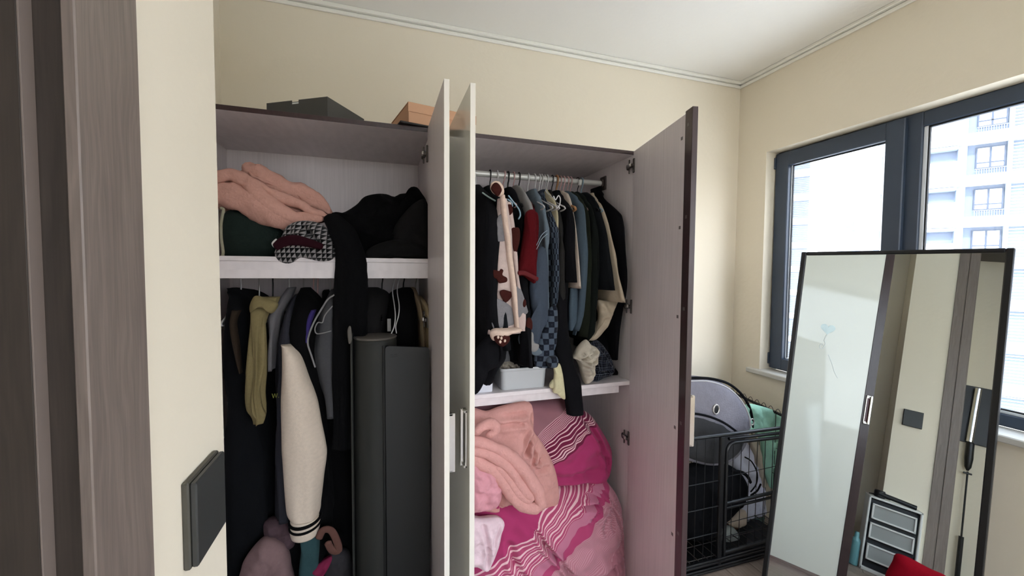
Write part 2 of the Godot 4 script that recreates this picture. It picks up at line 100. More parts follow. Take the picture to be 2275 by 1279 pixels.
	"duvet_low_cr": [[.935, .513, 1.014, .465, .006, .034, 1], [.932, .508, 1.009, .423, .006, .034, 1], [.927, .504, .979, .387, .006, .034, 1], [.921, .503, .924, .413, .006, .034, 1], [.914, .504, .875, .411, .006, .034, 1], [.907, .507, .851, .459, .006, .034, 1], [.902, .513, .811, .487, .006, .034, 1], [.9, .519, .781, .531, .006, .034, 1], [.9, .525, .815, .564, .006, .034, 1], [.902, .531, .822, .607, .006, .034, 1], [.907, .534, .874, .601, .006, .034, 1], [.913, .535, .91, .622, .006, .034, 1], [.92, .534, .963, .624, .006, .034, 1], [.927, .531, .991, .574, .006, .034, 1], [.932, .525, 1.037, .543, .006, .034, 1], [.935, .519, 1.019, .499, .006, .034, 1], [.933, .476, .986, .436, .005, .017, 1], [.986, .436, .999, .373, .005, .017, 1], [.943, .454, .991, .403, .005, .017, 1], [.991, .403, .986, .347, .005, .017, 1], [.952, .432, .997, .369, .005, .017, 1], [.997, .369, .973, .321, .005, .017, 1], [.962, .41, 1.002, .335, .005, .017, 1], [1.002, .335, .959, .295, .005, .017, 1], [.971, .388, 1.007, .302, .005, .017, 1], [1.007, .302, .946, .269, .005, .017, 1], [.981, .366, 1.013, .268, .005, .017, 1], [1.013, .268, .933, .244, .005, .017, 1], [.99, .344, 1.018, .234, .005, .017, 1], [1.018, .234, .92, .218, .005, .017, 1], [.564, .486, .604, .421, .01, .027, 1], [.604, .421, .644, .375, .01, .027, 1], [.644, .375, .696, .306, .01, .027, 1], [.696, .306, .77, .23, .01, .027, 1], [.77, .23, .846, .163, .01, .027, 1], [.517, .326, .546, .272, .008, .031, 1], [.546, .272, .576, .208, .008, .031, 1], [.459, .45, .478, .372, .014, .017, 1], [.478, .372, .507, .319, .014, .017, 1], [.644, .375, .685, .347, .006, .02, 1], [.845, .233, .933, .244, .012, .024, 1], [.933, .244, 1.013, .237, .012, .024, 1]],
	"blanket_pink_cr": [[.558, .933, .571, .87, .01, .028, 1], [.571, .87, .555, .855, .01, .028, 1], [.432, .947, .521, .946, .01, .012, 1], [.423, .914, .512, .912, .009, .014, 1], [.512, .912, .558, .912, .009, .014, 1], [.571, .865, .54, .839, .008, .032, 1], [.54, .839, .526, .797, .008, .032, 1], [.587, .824, .559, .793, .008, .024, 1], [.559, .793, .55, .741, .008, .024, 1], [.625, .766, .578, .755, .008, .024, 1], [.578, .755, .56, .731, .008, .024, 1], [.569, .72, .626, .721, .01, .016, 1], [.364, .615, .452, .581, .014, .02, 1], [.452, .581, .561, .597, .014, .02, 1], [.433, .724, .442, .653, .012, .028, 1], [.442, .653, .416, .605, .012, .028, 1]],
	"white_pink_cr": [[.35, .561, .368, .472, .008, .016, 1], [.368, .472, .365, .404, .008, .016, 1], [.411, .549, .385, .477, .008, .016, 1]],
	"houndstooth_cr": [[-.248, 1.638, -.224, 1.616, .012, .029, 1], [-.224, 1.616, -.204, 1.587, .012, .029, 1], [-.204, 1.587, -.19, 1.55, .012, .029, 1], [-.277, 1.644, -.291, 1.585, .012, .008, 1]],
	"houndstooth_band": [[-.313, 1.568, -1.425], [-.291, 1.585, -1.425], [-.259, 1.591, -1.425], [-.221, 1.584, -1.425], [-.182, 1.572, -1.425]],
	"white_tag": [[-.339, 1.583], [-.327, 1.598], [-.322, 1.594], [-.324, 1.577], [-.333, 1.57]],
	"patch_grey": [[.408, 1.698], [.43, 1.703], [.444, 1.65], [.452, 1.613], [.422, 1.607], [.401, 1.611], [.399, 1.657]],
	"patch_star": [[.39, 1.501], [.412, 1.498], [.417, 1.506], [.428, 1.501], [.424, 1.484], [.442, 1.473], [.442, 1.459], [.426, 1.454], [.411, 1.454], [.402, 1.468], [.392, 1.474]],
	"patch_heart": [[.414, 1.421], [.428, 1.429], [.449, 1.424], [.463, 1.417], [.462, 1.404], [.439, 1.382], [.422, 1.398]],
	"patch_flap": [[.465, 1.653], [.481, 1.662], [.497, 1.658], [.499, 1.62], [.49, 1.578], [.481, 1.561], [.47, 1.594]],
	"patch_flap_b": [[.448, 1.744], [.466, 1.745], [.47, 1.72], [.457, 1.706], [.448, 1.713]],
	"patch_eye": [[.512, 1.385], [.521, 1.391], [.526, 1.372], [.519, 1.36], [.512, 1.367]],
	"patch_grey_low": [[.391, 1.388], [.415, 1.393], [.458, 1.367], [.467, 1.341], [.471, 1.296], [.433, 1.29], [.388, 1.292]],
	"patch_flap_grey": [[.479, 1.43], [.5, 1.436], [.515, 1.407], [.532, 1.355], [.534, 1.338], [.51, 1.326], [.492, 1.33]],
	"patch_flap_spot": [[.529, 1.315], [.542, 1.32], [.551, 1.302], [.551, 1.276], [.538, 1.27], [.525, 1.286]],
	"dots_a": [[.393, 1.263], [.405, 1.259], [.401, 1.246], [.418, 1.249]],
	"maroon_hem": [[.493, 1.491, -1.445], [.516, 1.491, -1.445], [.544, 1.479, -1.445], [.57, 1.467, -1.445]],
	"seam_a": [[.576, 1.598, -1.475], [.597, 1.639, -1.475], [.621, 1.658, -1.475]],
	"seam_b": [[.577, 1.584, -1.475], [.599, 1.625, -1.475], [.622, 1.645, -1.475]],
	"tube_hanger_a": [[.462, 1.773, -1.49], [.479, 1.761, -1.49], [.481, 1.747, -1.49]],
	"tube_hanger_b": [[.464, 1.785, -1.485], [.486, 1.76, -1.485], [.506, 1.736, -1.485], [.512, 1.714, -1.485], [.505, 1.699, -1.485]],
	"clip_bar": [[.363, 1.791, -1.49], [.386, 1.777, -1.49], [.412, 1.764, -1.49]],
	"heart_hook": [[.658, 1.798, -1.5], [.666, 1.784, -1.5], [.679, 1.802, -1.5], [.687, 1.789, -1.5], [.684, 1.765, -1.5], [.672, 1.75, -1.5]],
	"bag_body": [[1.34, .894], [1.421, .934], [1.534, .941], [1.651, .932], [1.748, .903], [1.837, .846], [1.904, .77], [1.942, .691], [1.952, .626], [1.935, .552], [1.889, .49], [1.821, .454], [1.713, .445], [1.607, .473], [1.49, .526], [1.403, .609], [1.35, .732]],
	"bag_window": [[1.345, .787], [1.432, .79], [1.517, .779], [1.618, .751], [1.709, .713], [1.78, .668], [1.834, .633], [1.895, .618], [1.885, .557], [1.849, .512], [1.788, .481], [1.687, .473], [1.583, .5], [1.481, .55], [1.395, .632], [1.352, .718]],
	"bag_piping": [[1.383, .953, -1.635], [1.493, .949, -1.635], [1.593, .939, -1.635], [1.696, .905, -1.635], [1.773, .855, -1.635], [1.828, .797, -1.635], [1.868, .727, -1.635], [1.88, .664, -1.635]],
	"bag_rim": [[1.438, .946, -1.7], [1.552, .944, -1.7], [1.671, .93, -1.7], [1.788, .894, -1.7], [1.879, .831, -1.7], [1.94, .755, -1.7], [1.965, .686, -1.7], [1.971, .629, -1.7]],
	"bag_seam": [[1.371, .805, -1.615], [1.48, .791, -1.615], [1.579, .765, -1.615], [1.668, .727, -1.615], [1.737, .684, -1.615], [1.781, .652, -1.615]],
	"bag_grommet": [[1.652, .785, -1.61]],
	"bag_ring": [[1.92, .683, -1.66]],
	"pack_strap": [[1.764, .445, -1.64], [1.842, .421, -1.64], [1.881, .39, -1.64], [1.901, .357, -1.64]],
	"pack_strap_b": [[1.949, .352, -1.62], [1.925, .319, -1.62], [1.881, .301, -1.62]],
	"box_sliver": [[1.369, .432], [1.429, .416], [1.466, .389], [1.477, .012], [1.381, .025]],
	"cable": [[1.877, .493, -1.66], [1.926, .461, -1.66], [1.968, .392, -1.66], [1.964, .329, -1.66], [1.927, .292, -1.66]],
	"shelf_fold_0": [[-.514, 1.747, -1.56], [-.474, 1.743, -1.56], [-.41, 1.721, -1.56], [-.344, 1.682, -1.56], [-.29, 1.662, -1.56]],
	"shelf_fold_1": [[-.505, 1.79, -1.545], [-.462, 1.805, -1.545], [-.42, 1.788, -1.545], [-.386, 1.742, -1.545], [-.327, 1.693, -1.545], [-.245, 1.671, -1.545], [-.195, 1.675, -1.545]],
	"shelf_fold_2": [[-.434, 1.844, -1.6], [-.392, 1.82, -1.6], [-.33, 1.781, -1.6], [-.267, 1.767, -1.6], [-.212, 1.738, -1.6], [-.179, 1.705, -1.6]],
	"shelf_fold_3": [[-.406, 1.786, -1.55], [-.341, 1.75, -1.55], [-.273, 1.724, -1.55], [-.212, 1.699, -1.55], [-.178, 1.686, -1.55]],
	"added_dark_heap": [[-.526, .607], [-.481, .616], [-.414, .6], [-.374, .56], [-.247, .551], [-.128, .527], [-.114, .405], [-.116, .25], [-.531, .358]],
}


var M := {}
var noise := FastNoiseLite.new()
var fine := FastNoiseLite.new()
var boxes := {}

func _ready() -> void:
	# ---- camera
	var cam := Camera3D.new()
	cam.name = "camera"
	cam.fov = rad_to_deg(2.0 * atan(639.5 / 896.477))
	cam.position = Vector3(0, 1.5, 0)
	cam.rotation_degrees = Vector3(-2.4775, -17.919, 0.3755)
	cam.near = 0.02
	cam.far = 400.0
	add_child(cam)
	cam.current = true
	# ---- sky, sun and exposure
	var sm := ProceduralSkyMaterial.new()
	sm.sky_top_color = Color(0.86, 0.92, 1.0)
	sm.sky_horizon_color = Color(0.98, 0.985, 1.0)
	sm.ground_bottom_color = Color(0.55, 0.55, 0.53)
	sm.ground_horizon_color = Color(0.85, 0.86, 0.86)
	sm.energy_multiplier = 1.0
	var sky := Sky.new()
	sky.sky_material = sm
	var env := Environment.new()
	env.background_mode = Environment.BG_SKY
	env.sky = sky
	env.background_energy_multiplier = 8.5
	env.tonemap_mode = Environment.TONE_MAPPER_LINEAR
	env.tonemap_exposure = 1.0
	env.sdfgi_enabled = true
	env.ssao_enabled = true
	env.ssil_enabled = true
	var we := WorldEnvironment.new()
	we.name = "environment"
	we.environment = env
	add_child(we)
	var sun := DirectionalLight3D.new()
	sun.name = "sun"
	sun.light_color = Color(1.0, 0.97, 0.92)
	sun.light_energy = 1.6
	sun.light_angular_distance = 3.0
	sun.shadow_enabled = true
	sun.look_at_from_position(Vector3.ZERO, Vector3(0.62, -0.62, -0.42), Vector3.UP)
	add_child(sun)
	noise.seed = 11
	noise.frequency = 1.0
	noise.noise_type = FastNoiseLite.TYPE_SIMPLEX_SMOOTH
	noise.fractal_octaves = 2
	fine.seed = 5
	fine.frequency = 1.0
	fine.fractal_octaves = 3
	materials()
	room()
	outside()
	wardrobe()
	top_boxes()
	right_hanging()
	right_shelf_things()
	right_lower()
	left_shelf_things()
	left_hanging()
	left_floor_things()
	cage()
	mirror()
	reflected_things()

# ------------------------------------------------------------------ helpers
func numbered(called: String) -> String:
	if not has_node(called):
		return called
	var k := 1
	while has_node("%s_%03d" % [called, k]):
		k += 1
	return "%s_%03d" % [called, k]

func tag(o: Node3D, label := "", category := "", group := "", kind := "") -> Node3D:
	if label: o.set_meta("label", label)
	if category: o.set_meta("category", category)
	if group: o.set_meta("group", group)
	if kind: o.set_meta("kind", kind)
	return o

func thing(called: String, label: String, category: String, at := Vector3.ZERO, group := "") -> Node3D:
	var o := Node3D.new()
	o.name = numbered(called)
	o.position = at
	add_child(o)
	tag(o, label, category, group)
	return o

# adds a mesh given in world coordinates as a part of a thing whose base is at o.position (no turn)
func part(o: Node3D, called: String, mesh: Mesh, mat: Material, at = null) -> MeshInstance3D:
	var m := MeshInstance3D.new()
	m.name = called
	m.mesh = mesh
	m.material_override = mat
	var base := Vector3.ZERO
	var p: Node = o
	while p != self:
		base += p.position
		p = p.get_parent()
	m.position = (at if at != null else Vector3.ZERO) - base
	o.add_child(m, true)
	return m

# a part placed in its parent's own axes
func sub(o: Node3D, called: String, mesh: Mesh, mat: Material, at := Vector3.ZERO) -> MeshInstance3D:
	var m := MeshInstance3D.new()
	m.name = called
	m.mesh = mesh
	m.material_override = mat
	m.position = at
	o.add_child(m, true)
	return m

# a thing that is one mesh; its node stands at the middle of the mesh's underside
func solo(called: String, label: String, category: String, mesh: ArrayMesh, mat: Material, group := "", kind := "") -> MeshInstance3D:
	var b := mesh.get_aabb()
	var base := Vector3(b.position.x + b.size.x / 2, b.position.y, b.position.z + b.size.z / 2)
	var m := MeshInstance3D.new()
	m.name = numbered(called)
	m.mesh = moved(mesh, -base)
	m.material_override = mat
	m.position = base
	add_child(m)
	tag(m, label, category, group, kind)
	return m

# the base a multi-part thing gets from its main mesh
func base_of(mesh: Mesh) -> Vector3:
	var b := mesh.get_aabb()
	return Vector3(b.position.x + b.size.x / 2, b.position.y, b.position.z + b.size.z / 2)

func moved(mesh: ArrayMesh, by: Vector3) -> ArrayMesh:
	var out := ArrayMesh.new()
	for s in mesh.get_surface_count():
		var a := mesh.surface_get_arrays(s)
		var v: PackedVector3Array = a[Mesh.ARRAY_VERTEX]
		for i in v.size():
			v[i] += by
		a[Mesh.ARRAY_VERTEX] = v
		out.add_surface_from_arrays(Mesh.PRIMITIVE_TRIANGLES, a)
	return out

func join(list: Array) -> ArrayMesh:     # [[mesh, Transform3D], ...] as one mesh
	var st := SurfaceTool.new()
	st.begin(Mesh.PRIMITIVE_TRIANGLES)
	for e in list:
		st.append_from(e[0], 0, e[1])
	return st.commit()

func at(p: Vector3) -> Transform3D:
	return Transform3D(Basis(), p)

# rows of nu points each; smooth normals
func grid_mesh(P: PackedVector3Array, UV: PackedVector2Array, nu: int, nv: int) -> ArrayMesh:
	# nu columns with the last one repeating the first (u is closed)
	var N := PackedVector3Array()
	N.resize(P.size())
	var I := PackedInt32Array()
	I.resize((nu - 1) * (nv - 1) * 6)
	var k := 0
	for j in nv - 1:
		for i in nu - 1:
			var a := j * nu + i
			var b := a + 1
			var c := a + nu
			var d := c + 1
			I[k] = a; I[k + 1] = b; I[k + 2] = c
			I[k + 3] = b; I[k + 4] = d; I[k + 5] = c
			k += 6
			var q := (P[d] - P[a]).cross(P[c] - P[b])
			q = -q
			N[a] += q; N[b] += q; N[c] += q; N[d] += q
	for j in nv:
		var s := N[j * nu] + N[j * nu + nu - 1]
		N[j * nu] = s
		N[j * nu + nu - 1] = s
	for i in N.size():
		N[i] = N[i].normalized() if N[i].length() > 1e-12 else Vector3.UP
	var arr := []
	arr.resize(Mesh.ARRAY_MAX)
	arr[Mesh.ARRAY_VERTEX] = P
	arr[Mesh.ARRAY_NORMAL] = N
	arr[Mesh.ARRAY_TEX_UV] = UV
	arr[Mesh.ARRAY_INDEX] = I
	var m := ArrayMesh.new()
	m.add_surface_from_arrays(Mesh.PRIMITIVE_TRIANGLES, arr)
	return m

func catmull(a: float, b: float, c: float, d: float, t: float) -> float:
	return b + 0.5 * t * (c - a + t * (2.0 * a - 5.0 * b + 4.0 * c - d + t * (3.0 * (b - c) + d - a)))

# upright cloth: horizontal rings [cx, y, cz, hx, hz] joined from top to bottom
# o: fold (metres), lam (metres between folds), n (squareness), seed, sub (rings per row), open (hem shows its inside)
func loft(rows: Array, o := {}) -> ArrayMesh:
	var nu: int = o.get("nu", 44)
	var subd: int = o.get("sub", 4)
	var n: float = o.get("n", 2.6)
	var fold: float = o.get("fold", 0.006)
	var lam: float = o.get("lam", 0.075)
	var sd: float = o.get("seed", rows[0][0] * 97.0 + rows[0][1] * 31.0)
	var st := []
	for i in rows.size() - 1:
		for k in subd:
			var t := float(k) / subd
			var r := []
			for c in 5:
				r.append(catmull(rows[max(i - 1, 0)][c], rows[i][c], rows[i + 1][c], rows[min(i + 2, rows.size() - 1)][c], t))
			r[3] = max(r[3], 0.0015); r[4] = max(r[4], 0.0015)
			st.append(r)
	st.append(rows[-1])
	var perim := 0.0
	for r in st: perim = max(perim, 4.0 * (r[3] + r[4]))
	var P := PackedVector3Array()
	var UV := PackedVector2Array()
	var e := 2.0 / n
	var rings := []
	rings.append([st[0], 0.02, 0.0, 0.0]); rings.append([st[0], 0.7, 0.0, 0.0])
	for r in st: rings.append([r, 1.0, 0.0, 1.0])
	if o.get("open", false):
		rings.append([st[-1], 0.8, 0.004, 1.0]); rings.append([st[-1], 0.72, 0.05, 0.5]); rings.append([st[-1], 0.02, 0.06, 0.0])
	else:
		rings.append([st[-1], 0.7, 0.0, 0.6]); rings.append([st[-1], 0.02, 0.0, 0.0])
	var y0: float = st[0][1]
	for g in rings:
		var r: Array = g[0]
		var grow: float = clampf((y0 - r[1]) / 0.25, 0.25, 1.0)
		for i in nu:
			var th := TAU * float(i % (nu - 1)) / (nu - 1)
			var cs := cos(th)
			var sn := sin(th)
			var px: float = signf(cs) * pow(absf(cs), e) * r[3]
			var pz: float = signf(sn) * pow(absf(sn), e) * r[4]
			var nx := cs / maxf(r[3], 0.004)
			var nz := sn / maxf(r[4], 0.004)
			var l := sqrt(nx * nx + nz * nz)
			nx /= l; nz /= l
			var d: float = noise.get_noise_3d(pz / lam + sd, r[1] * 1.6 + sd * 0.7, px / lam) * fold * 2.0
			d += sin(pz * TAU / lam + noise.get_noise_2d(r[1] * 2.5, sd) * 4.0 + sd) * fold * 0.8
			d = minf(d, fold) * grow * g[3]
			d = clampf(d, -0.6 * r[3] if absf(nx) > 0.5 else -0.6 * r[4], fold)
			P.append(Vector3(r[0] + (px * g[1]) + nx * d, r[1] + g[2], r[2] + (pz * g[1]) + nz * d))
			UV.append(Vector2(float(i) / (nu - 1) * perim, -r[1]))
	return grid_mesh(P, UV, nu, rings.size())

# a cushion-like piece with a given outline [[x, y], ...] in an upright plane z: bulges tf to the front and tb to the back
# o: amp, scale (wrinkles, metres), creases [[x0, y0, x1, y1, width, depth], ...], tilt (dz per metre of y), round
func cushion(pts: Array, z: float, tf: float, tb: float, o := {}) -> ArrayMesh:
	var nu: int = o.get("nu", 72)
	var nr: int = o.get("nr", 20)
	var amp: float = o.get("amp", 0.008)
	var scale: float = o.get("scale", 0.09)
	var tilt: float = o.get("tilt", 0.0)
	var lean: float = o.get("lean", 0.0)
	var ex: float = o.get("round", 2.6)
	var aniso: Vector2 = o.get("aniso", Vector2.ONE)
	var sd: float = o.get("seed", pts[0][0] * 53.0 + pts[0][1] * 17.0)
	var creases: Array = o.get("creases", [])
	var ring := []
	var np := pts.size()
	var c := Vector2.ZERO
	for i in np:
		for k in 8:
			var t := k / 8.0
			var q := Vector2(catmull(pts[(i + np - 1) % np][0], pts[i][0], pts[(i + 1) % np][0], pts[(i + 2) % np][0], t), catmull(pts[(i + np - 1) % np][1], pts[i][1], pts[(i + 1) % np][1], pts[(i + 2) % np][1], t))
			ring.append(q)
	var area := 0.0
	for i in ring.size():
		var a: Vector2 = ring[i]
		var b: Vector2 = ring[(i + 1) % ring.size()]
		var w := a.cross(b)
		area += w
		c += (a + b) * w
	c /= 3.0 * area
	var len := [0.0]
	for i in ring.size():
		len.append(len[-1] + (ring[(i + 1) % ring.size()] - ring[i]).length())
	var b2 := []
	var j := 0
	for i in nu - 1:
		var want: float = len[-1] * i / (nu - 1)
		while len[j + 1] < want: j += 1
		b2.append(ring[j].lerp(ring[(j + 1) % ring.size()], (want - len[j]) / maxf(len[j + 1] - len[j], 1e-6)))
	if area > 0: b2.reverse()
	var P := PackedVector3Array()
	var UV := PackedVector2Array()
	var rows := []
	for k in nr + 1:
		rows.append([sin(PI / 2 * k / nr), 1.0])
	var nb := int(nr / 2)
	for k in range(nb - 1, -1, -1):
		rows.append([sin(PI / 2 * k / nb), -1.0])
	for g in rows:
		var rho: float = maxf(g[0], 0.002)
		for i in nu:
			var q: Vector2 = c + (b2[i % (nu - 1)] - c) * rho
			var prof := sqrt(maxf(0.0, 1.0 - pow(rho, ex)))
			var zz: float = z + (tf * prof if g[1] > 0 else -tb * prof) + (q.y - c.y) * tilt + (q.x - c.x) * lean
			if g[1] > 0:
				var soft := 1.0 - pow(rho, 8.0)
				var d := noise.get_noise_2d(q.x / scale * aniso.x + sd, q.y / scale * aniso.y - sd) * amp
				for cr in creases:
					var s := Vector2(cr[0], cr[1])
					var f := Vector2(cr[2], cr[3]) - s
					var u := clampf((q - s).dot(f) / f.length_squared(), 0.0, 1.0)
					var dist: float = (q - s - f * u).length() / cr[4]
					if dist < 3.0:
						var fade: float = 1.0 if cr.size() > 6 else minf(1.0, 4.0 * minf(u, 1.0 - u) + 0.35)
						d += cr[5] * fade * (-exp(-dist * dist) + 0.45 * exp(-(dist - 1.6) * (dist - 1.6)))
				zz += d * soft
			P.append(Vector3(q.x, q.y, zz))
			UV.append(Vector2(q.x, -q.y))
	return grid_mesh(P, UV, nu, rows.size())

# creases given as polylines in the same plane: [[[x, y], ...], width, depth]
func creases(list: Array) -> Array:
	var out := []
	for c in list:
		var p: Array = c[0]
		for i in p.size() - 1:
			out.append([p[i][0], p[i][1], p[i + 1][0], p[i + 1][1], c[1], c[2], 1])
	return out

# a round or flattened tube along a path; ra across, rb along the "up" side
func tube(path: Array, ra, rb = null, o := {}) -> ArrayMesh:
	var nu: int = o.get("nu", 13)
	var subd: int = o.get("sub", 5)
	var closed: bool = o.get("closed", false)
	var amp: float = o.get("amp", 0.0)
	var scale: float = o.get("scale", 0.05)
	var pts := []
	var rs := []
	var np := path.size()
	var last := np if closed else np - 1
	for i in last:
		for k in subd:
			var t := float(k) / subd
			var a: Vector3 = path[(i + np - 1) % np] if closed else path[max(i - 1, 0)]
			var b: Vector3 = path[i]
			var c: Vector3 = path[(i + 1) % np]
			var d: Vector3 = path[(i + 2) % np] if closed else path[min(i + 2, np - 1)]
			pts.append(b.cubic_interpolate(c, a, d, t) if subd > 1 else b)
			rs.append(lerpf(ra[i], ra[(i + 1) % np], t) if ra is Array else float(ra))
	pts.append(path[0] if closed else path[-1])
	rs.append((ra[0] if closed else ra[-1]) if ra is Array else float(ra))
	var flat: float = 1.0 if rb == null else float(rb)
	var P := PackedVector3Array()
	var UV := PackedVector2Array()
	var up: Vector3 = o.get("up", Vector3(0.013, 0.02, 1.0)).normalized()
	var n := pts.size()
	var run := 0.0
	var rings := []
	for i in n: rings.append([i, 1.0])
	if not closed:
		rings.push_front([0, 0.6]); rings.push_front([0, 0.01])
		rings.append([n - 1, 0.6]); rings.append([n - 1, 0.01])
	var prev := -1
	for g in rings:
		var i: int = g[0]
		var t: Vector3
		if closed:
			t = pts[(i + 1) % (n - 1)] - pts[(i + n - 2) % (n - 1)]
		else:
			t = pts[min(i + 1, n - 1)] - pts[max(i - 1, 0)]
		t = t.normalized()
		var s := t.cross(up).normalized()
		if s.length() < 0.5: s = t.cross(Vector3.RIGHT).normalized()
		var v := s.cross(t)
		if not o.has("up"): up = v
		if prev >= 0 and i != prev: run += (pts[i] - pts[prev]).length()
		prev = i
		var cap: Vector3 = Vector3.ZERO
		if g[1] < 1.0 and o.get("round", true):
			cap = t * (rs[i] * minf(1.0, flat) * (0.9 if g[1] < 0.5 else 0.6)) * (-1.0 if i == 0 else 1.0)
		for k in nu:
			var th := TAU * float(k % (nu - 1)) / (nu - 1)
			var w: Vector3 = s * cos(th) + v * sin(th) * flat
			var q: Vector3 = pts[i] + w * rs[i] * g[1] + cap
			if amp > 0.0:
				q += (s * cos(th) + v * sin(th)) * noise.get_noise_3d(q.x / scale, q.y / scale, q.z / scale) * amp * g[1]
			P.append(q)
			UV.append(Vector2(th * rs[i], run))
	return grid_mesh(P, UV, nu, rings.size())

func lathe(prof: Array, nu := 25) -> ArrayMesh:      # [[r, y], ...] from top to bottom
	var P := PackedVector3Array()
	var UV := PackedVector2Array()
	for p in prof:
		for i in nu:
			var th := TAU * float(i % (nu - 1)) / (nu - 1)
			P.append(Vector3(cos(th) * p[0], p[1], sin(th) * p[0]))
			UV.append(Vector2(th * 0.1, p[1]))
	return grid_mesh(P, UV, nu, prof.size())

# a straight rod between two points
func rod(a: Vector3, b: Vector3, r: float, nu := 9) -> ArrayMesh:
	return tube([a, b], r, null, {"sub": 1, "nu": nu, "round": false})

# a box with chamfered edges, centred
func box(size: Vector3, bevel := 0.002) -> ArrayMesh:
	var key := [size, bevel]
	if boxes.has(key): return boxes[key]
	var h := size / 2
	var b := minf(bevel, minf(h.x, minf(h.y, h.z)) * 0.6)
	var st := SurfaceTool.new()
	st.begin(Mesh.PRIMITIVE_TRIANGLES)
	var face := func(pts: Array):
		var nrm: Vector3 = (pts[1] - pts[0]).cross(pts[2] - pts[0])
		var mid := Vector3.ZERO
		for p in pts: mid += p
		if nrm.dot(mid) > 0: pts.reverse()      # clockwise from outside
		nrm = -((pts[1] - pts[0]).cross(pts[2] - pts[0])).normalized()
		for k in range(1, pts.size() - 1):
			for p in [pts[0], pts[k], pts[k + 1]]:
				st.set_normal(nrm)
				st.set_uv(Vector2(p.x + p.z, p.y))
				st.add_vertex(p)
	for s in [-1.0, 1.0]:
		for ax in 3:
			var a1 := (ax + 1) % 3
			var a2 := (ax + 2) % 3
			var q := []
			for e in [[-1, -1], [1, -1], [1, 1], [-1, 1]]:
				var v := Vector3.ZERO
				v[ax] = s * h[ax]; v[a1] = e[0] * (h[a1] - b); v[a2] = e[1] * (h[a2] - b)
				q.append(v)
			face.call(q)
	for ax in 3:
		var a1 := (ax + 1) % 3
		var a2 := (ax + 2) % 3
		for s1 in [-1.0, 1.0]:
			for s2 in [-1.0, 1.0]:
				var q := []
				for t in [-1.0, 1.0]:
					for w in ([0, 1] if t < 0 else [1, 0]):
						var v := Vector3.ZERO
						v[ax] = t * (h[ax] - b)
						v[a1] = s1 * (h[a1] - (b if w == 0 else 0.0))
						v[a2] = s2 * (h[a2] - (0.0 if w == 0 else b))
						q.append(v)
				face.call(q)
	for sx in [-1.0, 1.0]:
		for sy in [-1.0, 1.0]:
			for sz in [-1.0, 1.0]:
				face.call([Vector3(sx * h.x, sy * (h.y - b), sz * (h.z - b)), Vector3(sx * (h.x - b), sy * h.y, sz * (h.z - b)), Vector3(sx * (h.x - b), sy * (h.y - b), sz * h.z)])
	boxes[key] = st.commit()
	return boxes[key]

func span(a: Vector3, b: Vector3, bevel := 0.0015) -> Array:      # a box between two corners, for join()
	return [box((b - a).abs(), bevel), at((a + b) / 2)]

func spans(list: Array, bevel := 0.0015) -> ArrayMesh:      # [[corner, corner], ...] as one mesh
	var l := []
	for e in list: l.append(span(e[0], e[1], bevel))
	return join(l)

func V(x: float, y: float, z: float) -> Vector3:
	return Vector3(x, y, z)

func pts3(called: String) -> Array:
	var out := []
	for r in DATA[called]: out.append(Vector3(r[0], r[1], r[2]))
	return out

# ------------------------------------------------------------------ materials
func image_texture(w: int, h: int, f: Callable) -> ImageTexture:
	var im := Image.create(w, h, false, Image.FORMAT_RGB8)
	for y in h:
		for x in w:
			im.set_pixel(x, y, f.call(x, y))
	return ImageTexture.create_from_image(im)

func noise_texture(freq: float, oct: int, ramp: Array, normal := false, bump := 4.0, size := 256, sx := 1.0) -> NoiseTexture2D:
	var n := FastNoiseLite.new()
	n.seed = int(freq * 1000) + oct
	n.frequency = freq
	n.fractal_octaves = oct
	var t := NoiseTexture2D.new()
	t.width = size
	t.height = size
	t.seamless = true
	t.noise = n
	if normal:
		t.as_normal_map = true
		t.bump_strength = bump
	elif ramp.size():
		var g := Gradient.new()
		g.offsets = PackedFloat32Array([0.0, 1.0])
		g.colors = PackedColorArray([ramp[0], ramp[1]])
		t.color_ramp = g
	return t

func mat(called: String, c: Color, rough := 0.6, metal := 0.0) -> StandardMaterial3D:
	var m := StandardMaterial3D.new()
	m.resource_name = called
	m.albedo_color = c
	m.roughness = rough
	m.metallic = metal
	M[called] = m
	return m

func triplanar(m: StandardMaterial3D, scale: Vector3) -> StandardMaterial3D:
	m.uv1_triplanar = true
	m.uv1_scale = scale
	return m

var weave: Texture2D
var fleece: Texture2D
var mottled: Texture2D

func cloth(called: String, c: Color, kind := "weave") -> StandardMaterial3D:
	if M.has(called): return M[called]
	var m := mat(called, c, 0.95)
	m.metallic_specular = 0.2
	m.normal_enabled = true
	m.rim_enabled = true
	m.rim = 0.25
	m.rim_tint = 0.8
	triplanar(m, Vector3.ONE * (9.0 if kind == "weave" else 5.0))
	m.normal_texture = weave if kind == "weave" else fleece
	m.normal_scale = 0.4 if kind == "weave" else 0.35
	m.albedo_texture = mottled
	return m

func printed(called: String, tex: Texture2D, scale: Vector2, rough := 0.95) -> StandardMaterial3D:
	var m := mat(called, Color.WHITE, rough)
	m.albedo_texture = tex
	m.uv1_scale = Vector3(scale.x, scale.y, 1)
	m.metallic_specular = 0.2
	m.rim_enabled = true
	m.rim = 0.2
	return m

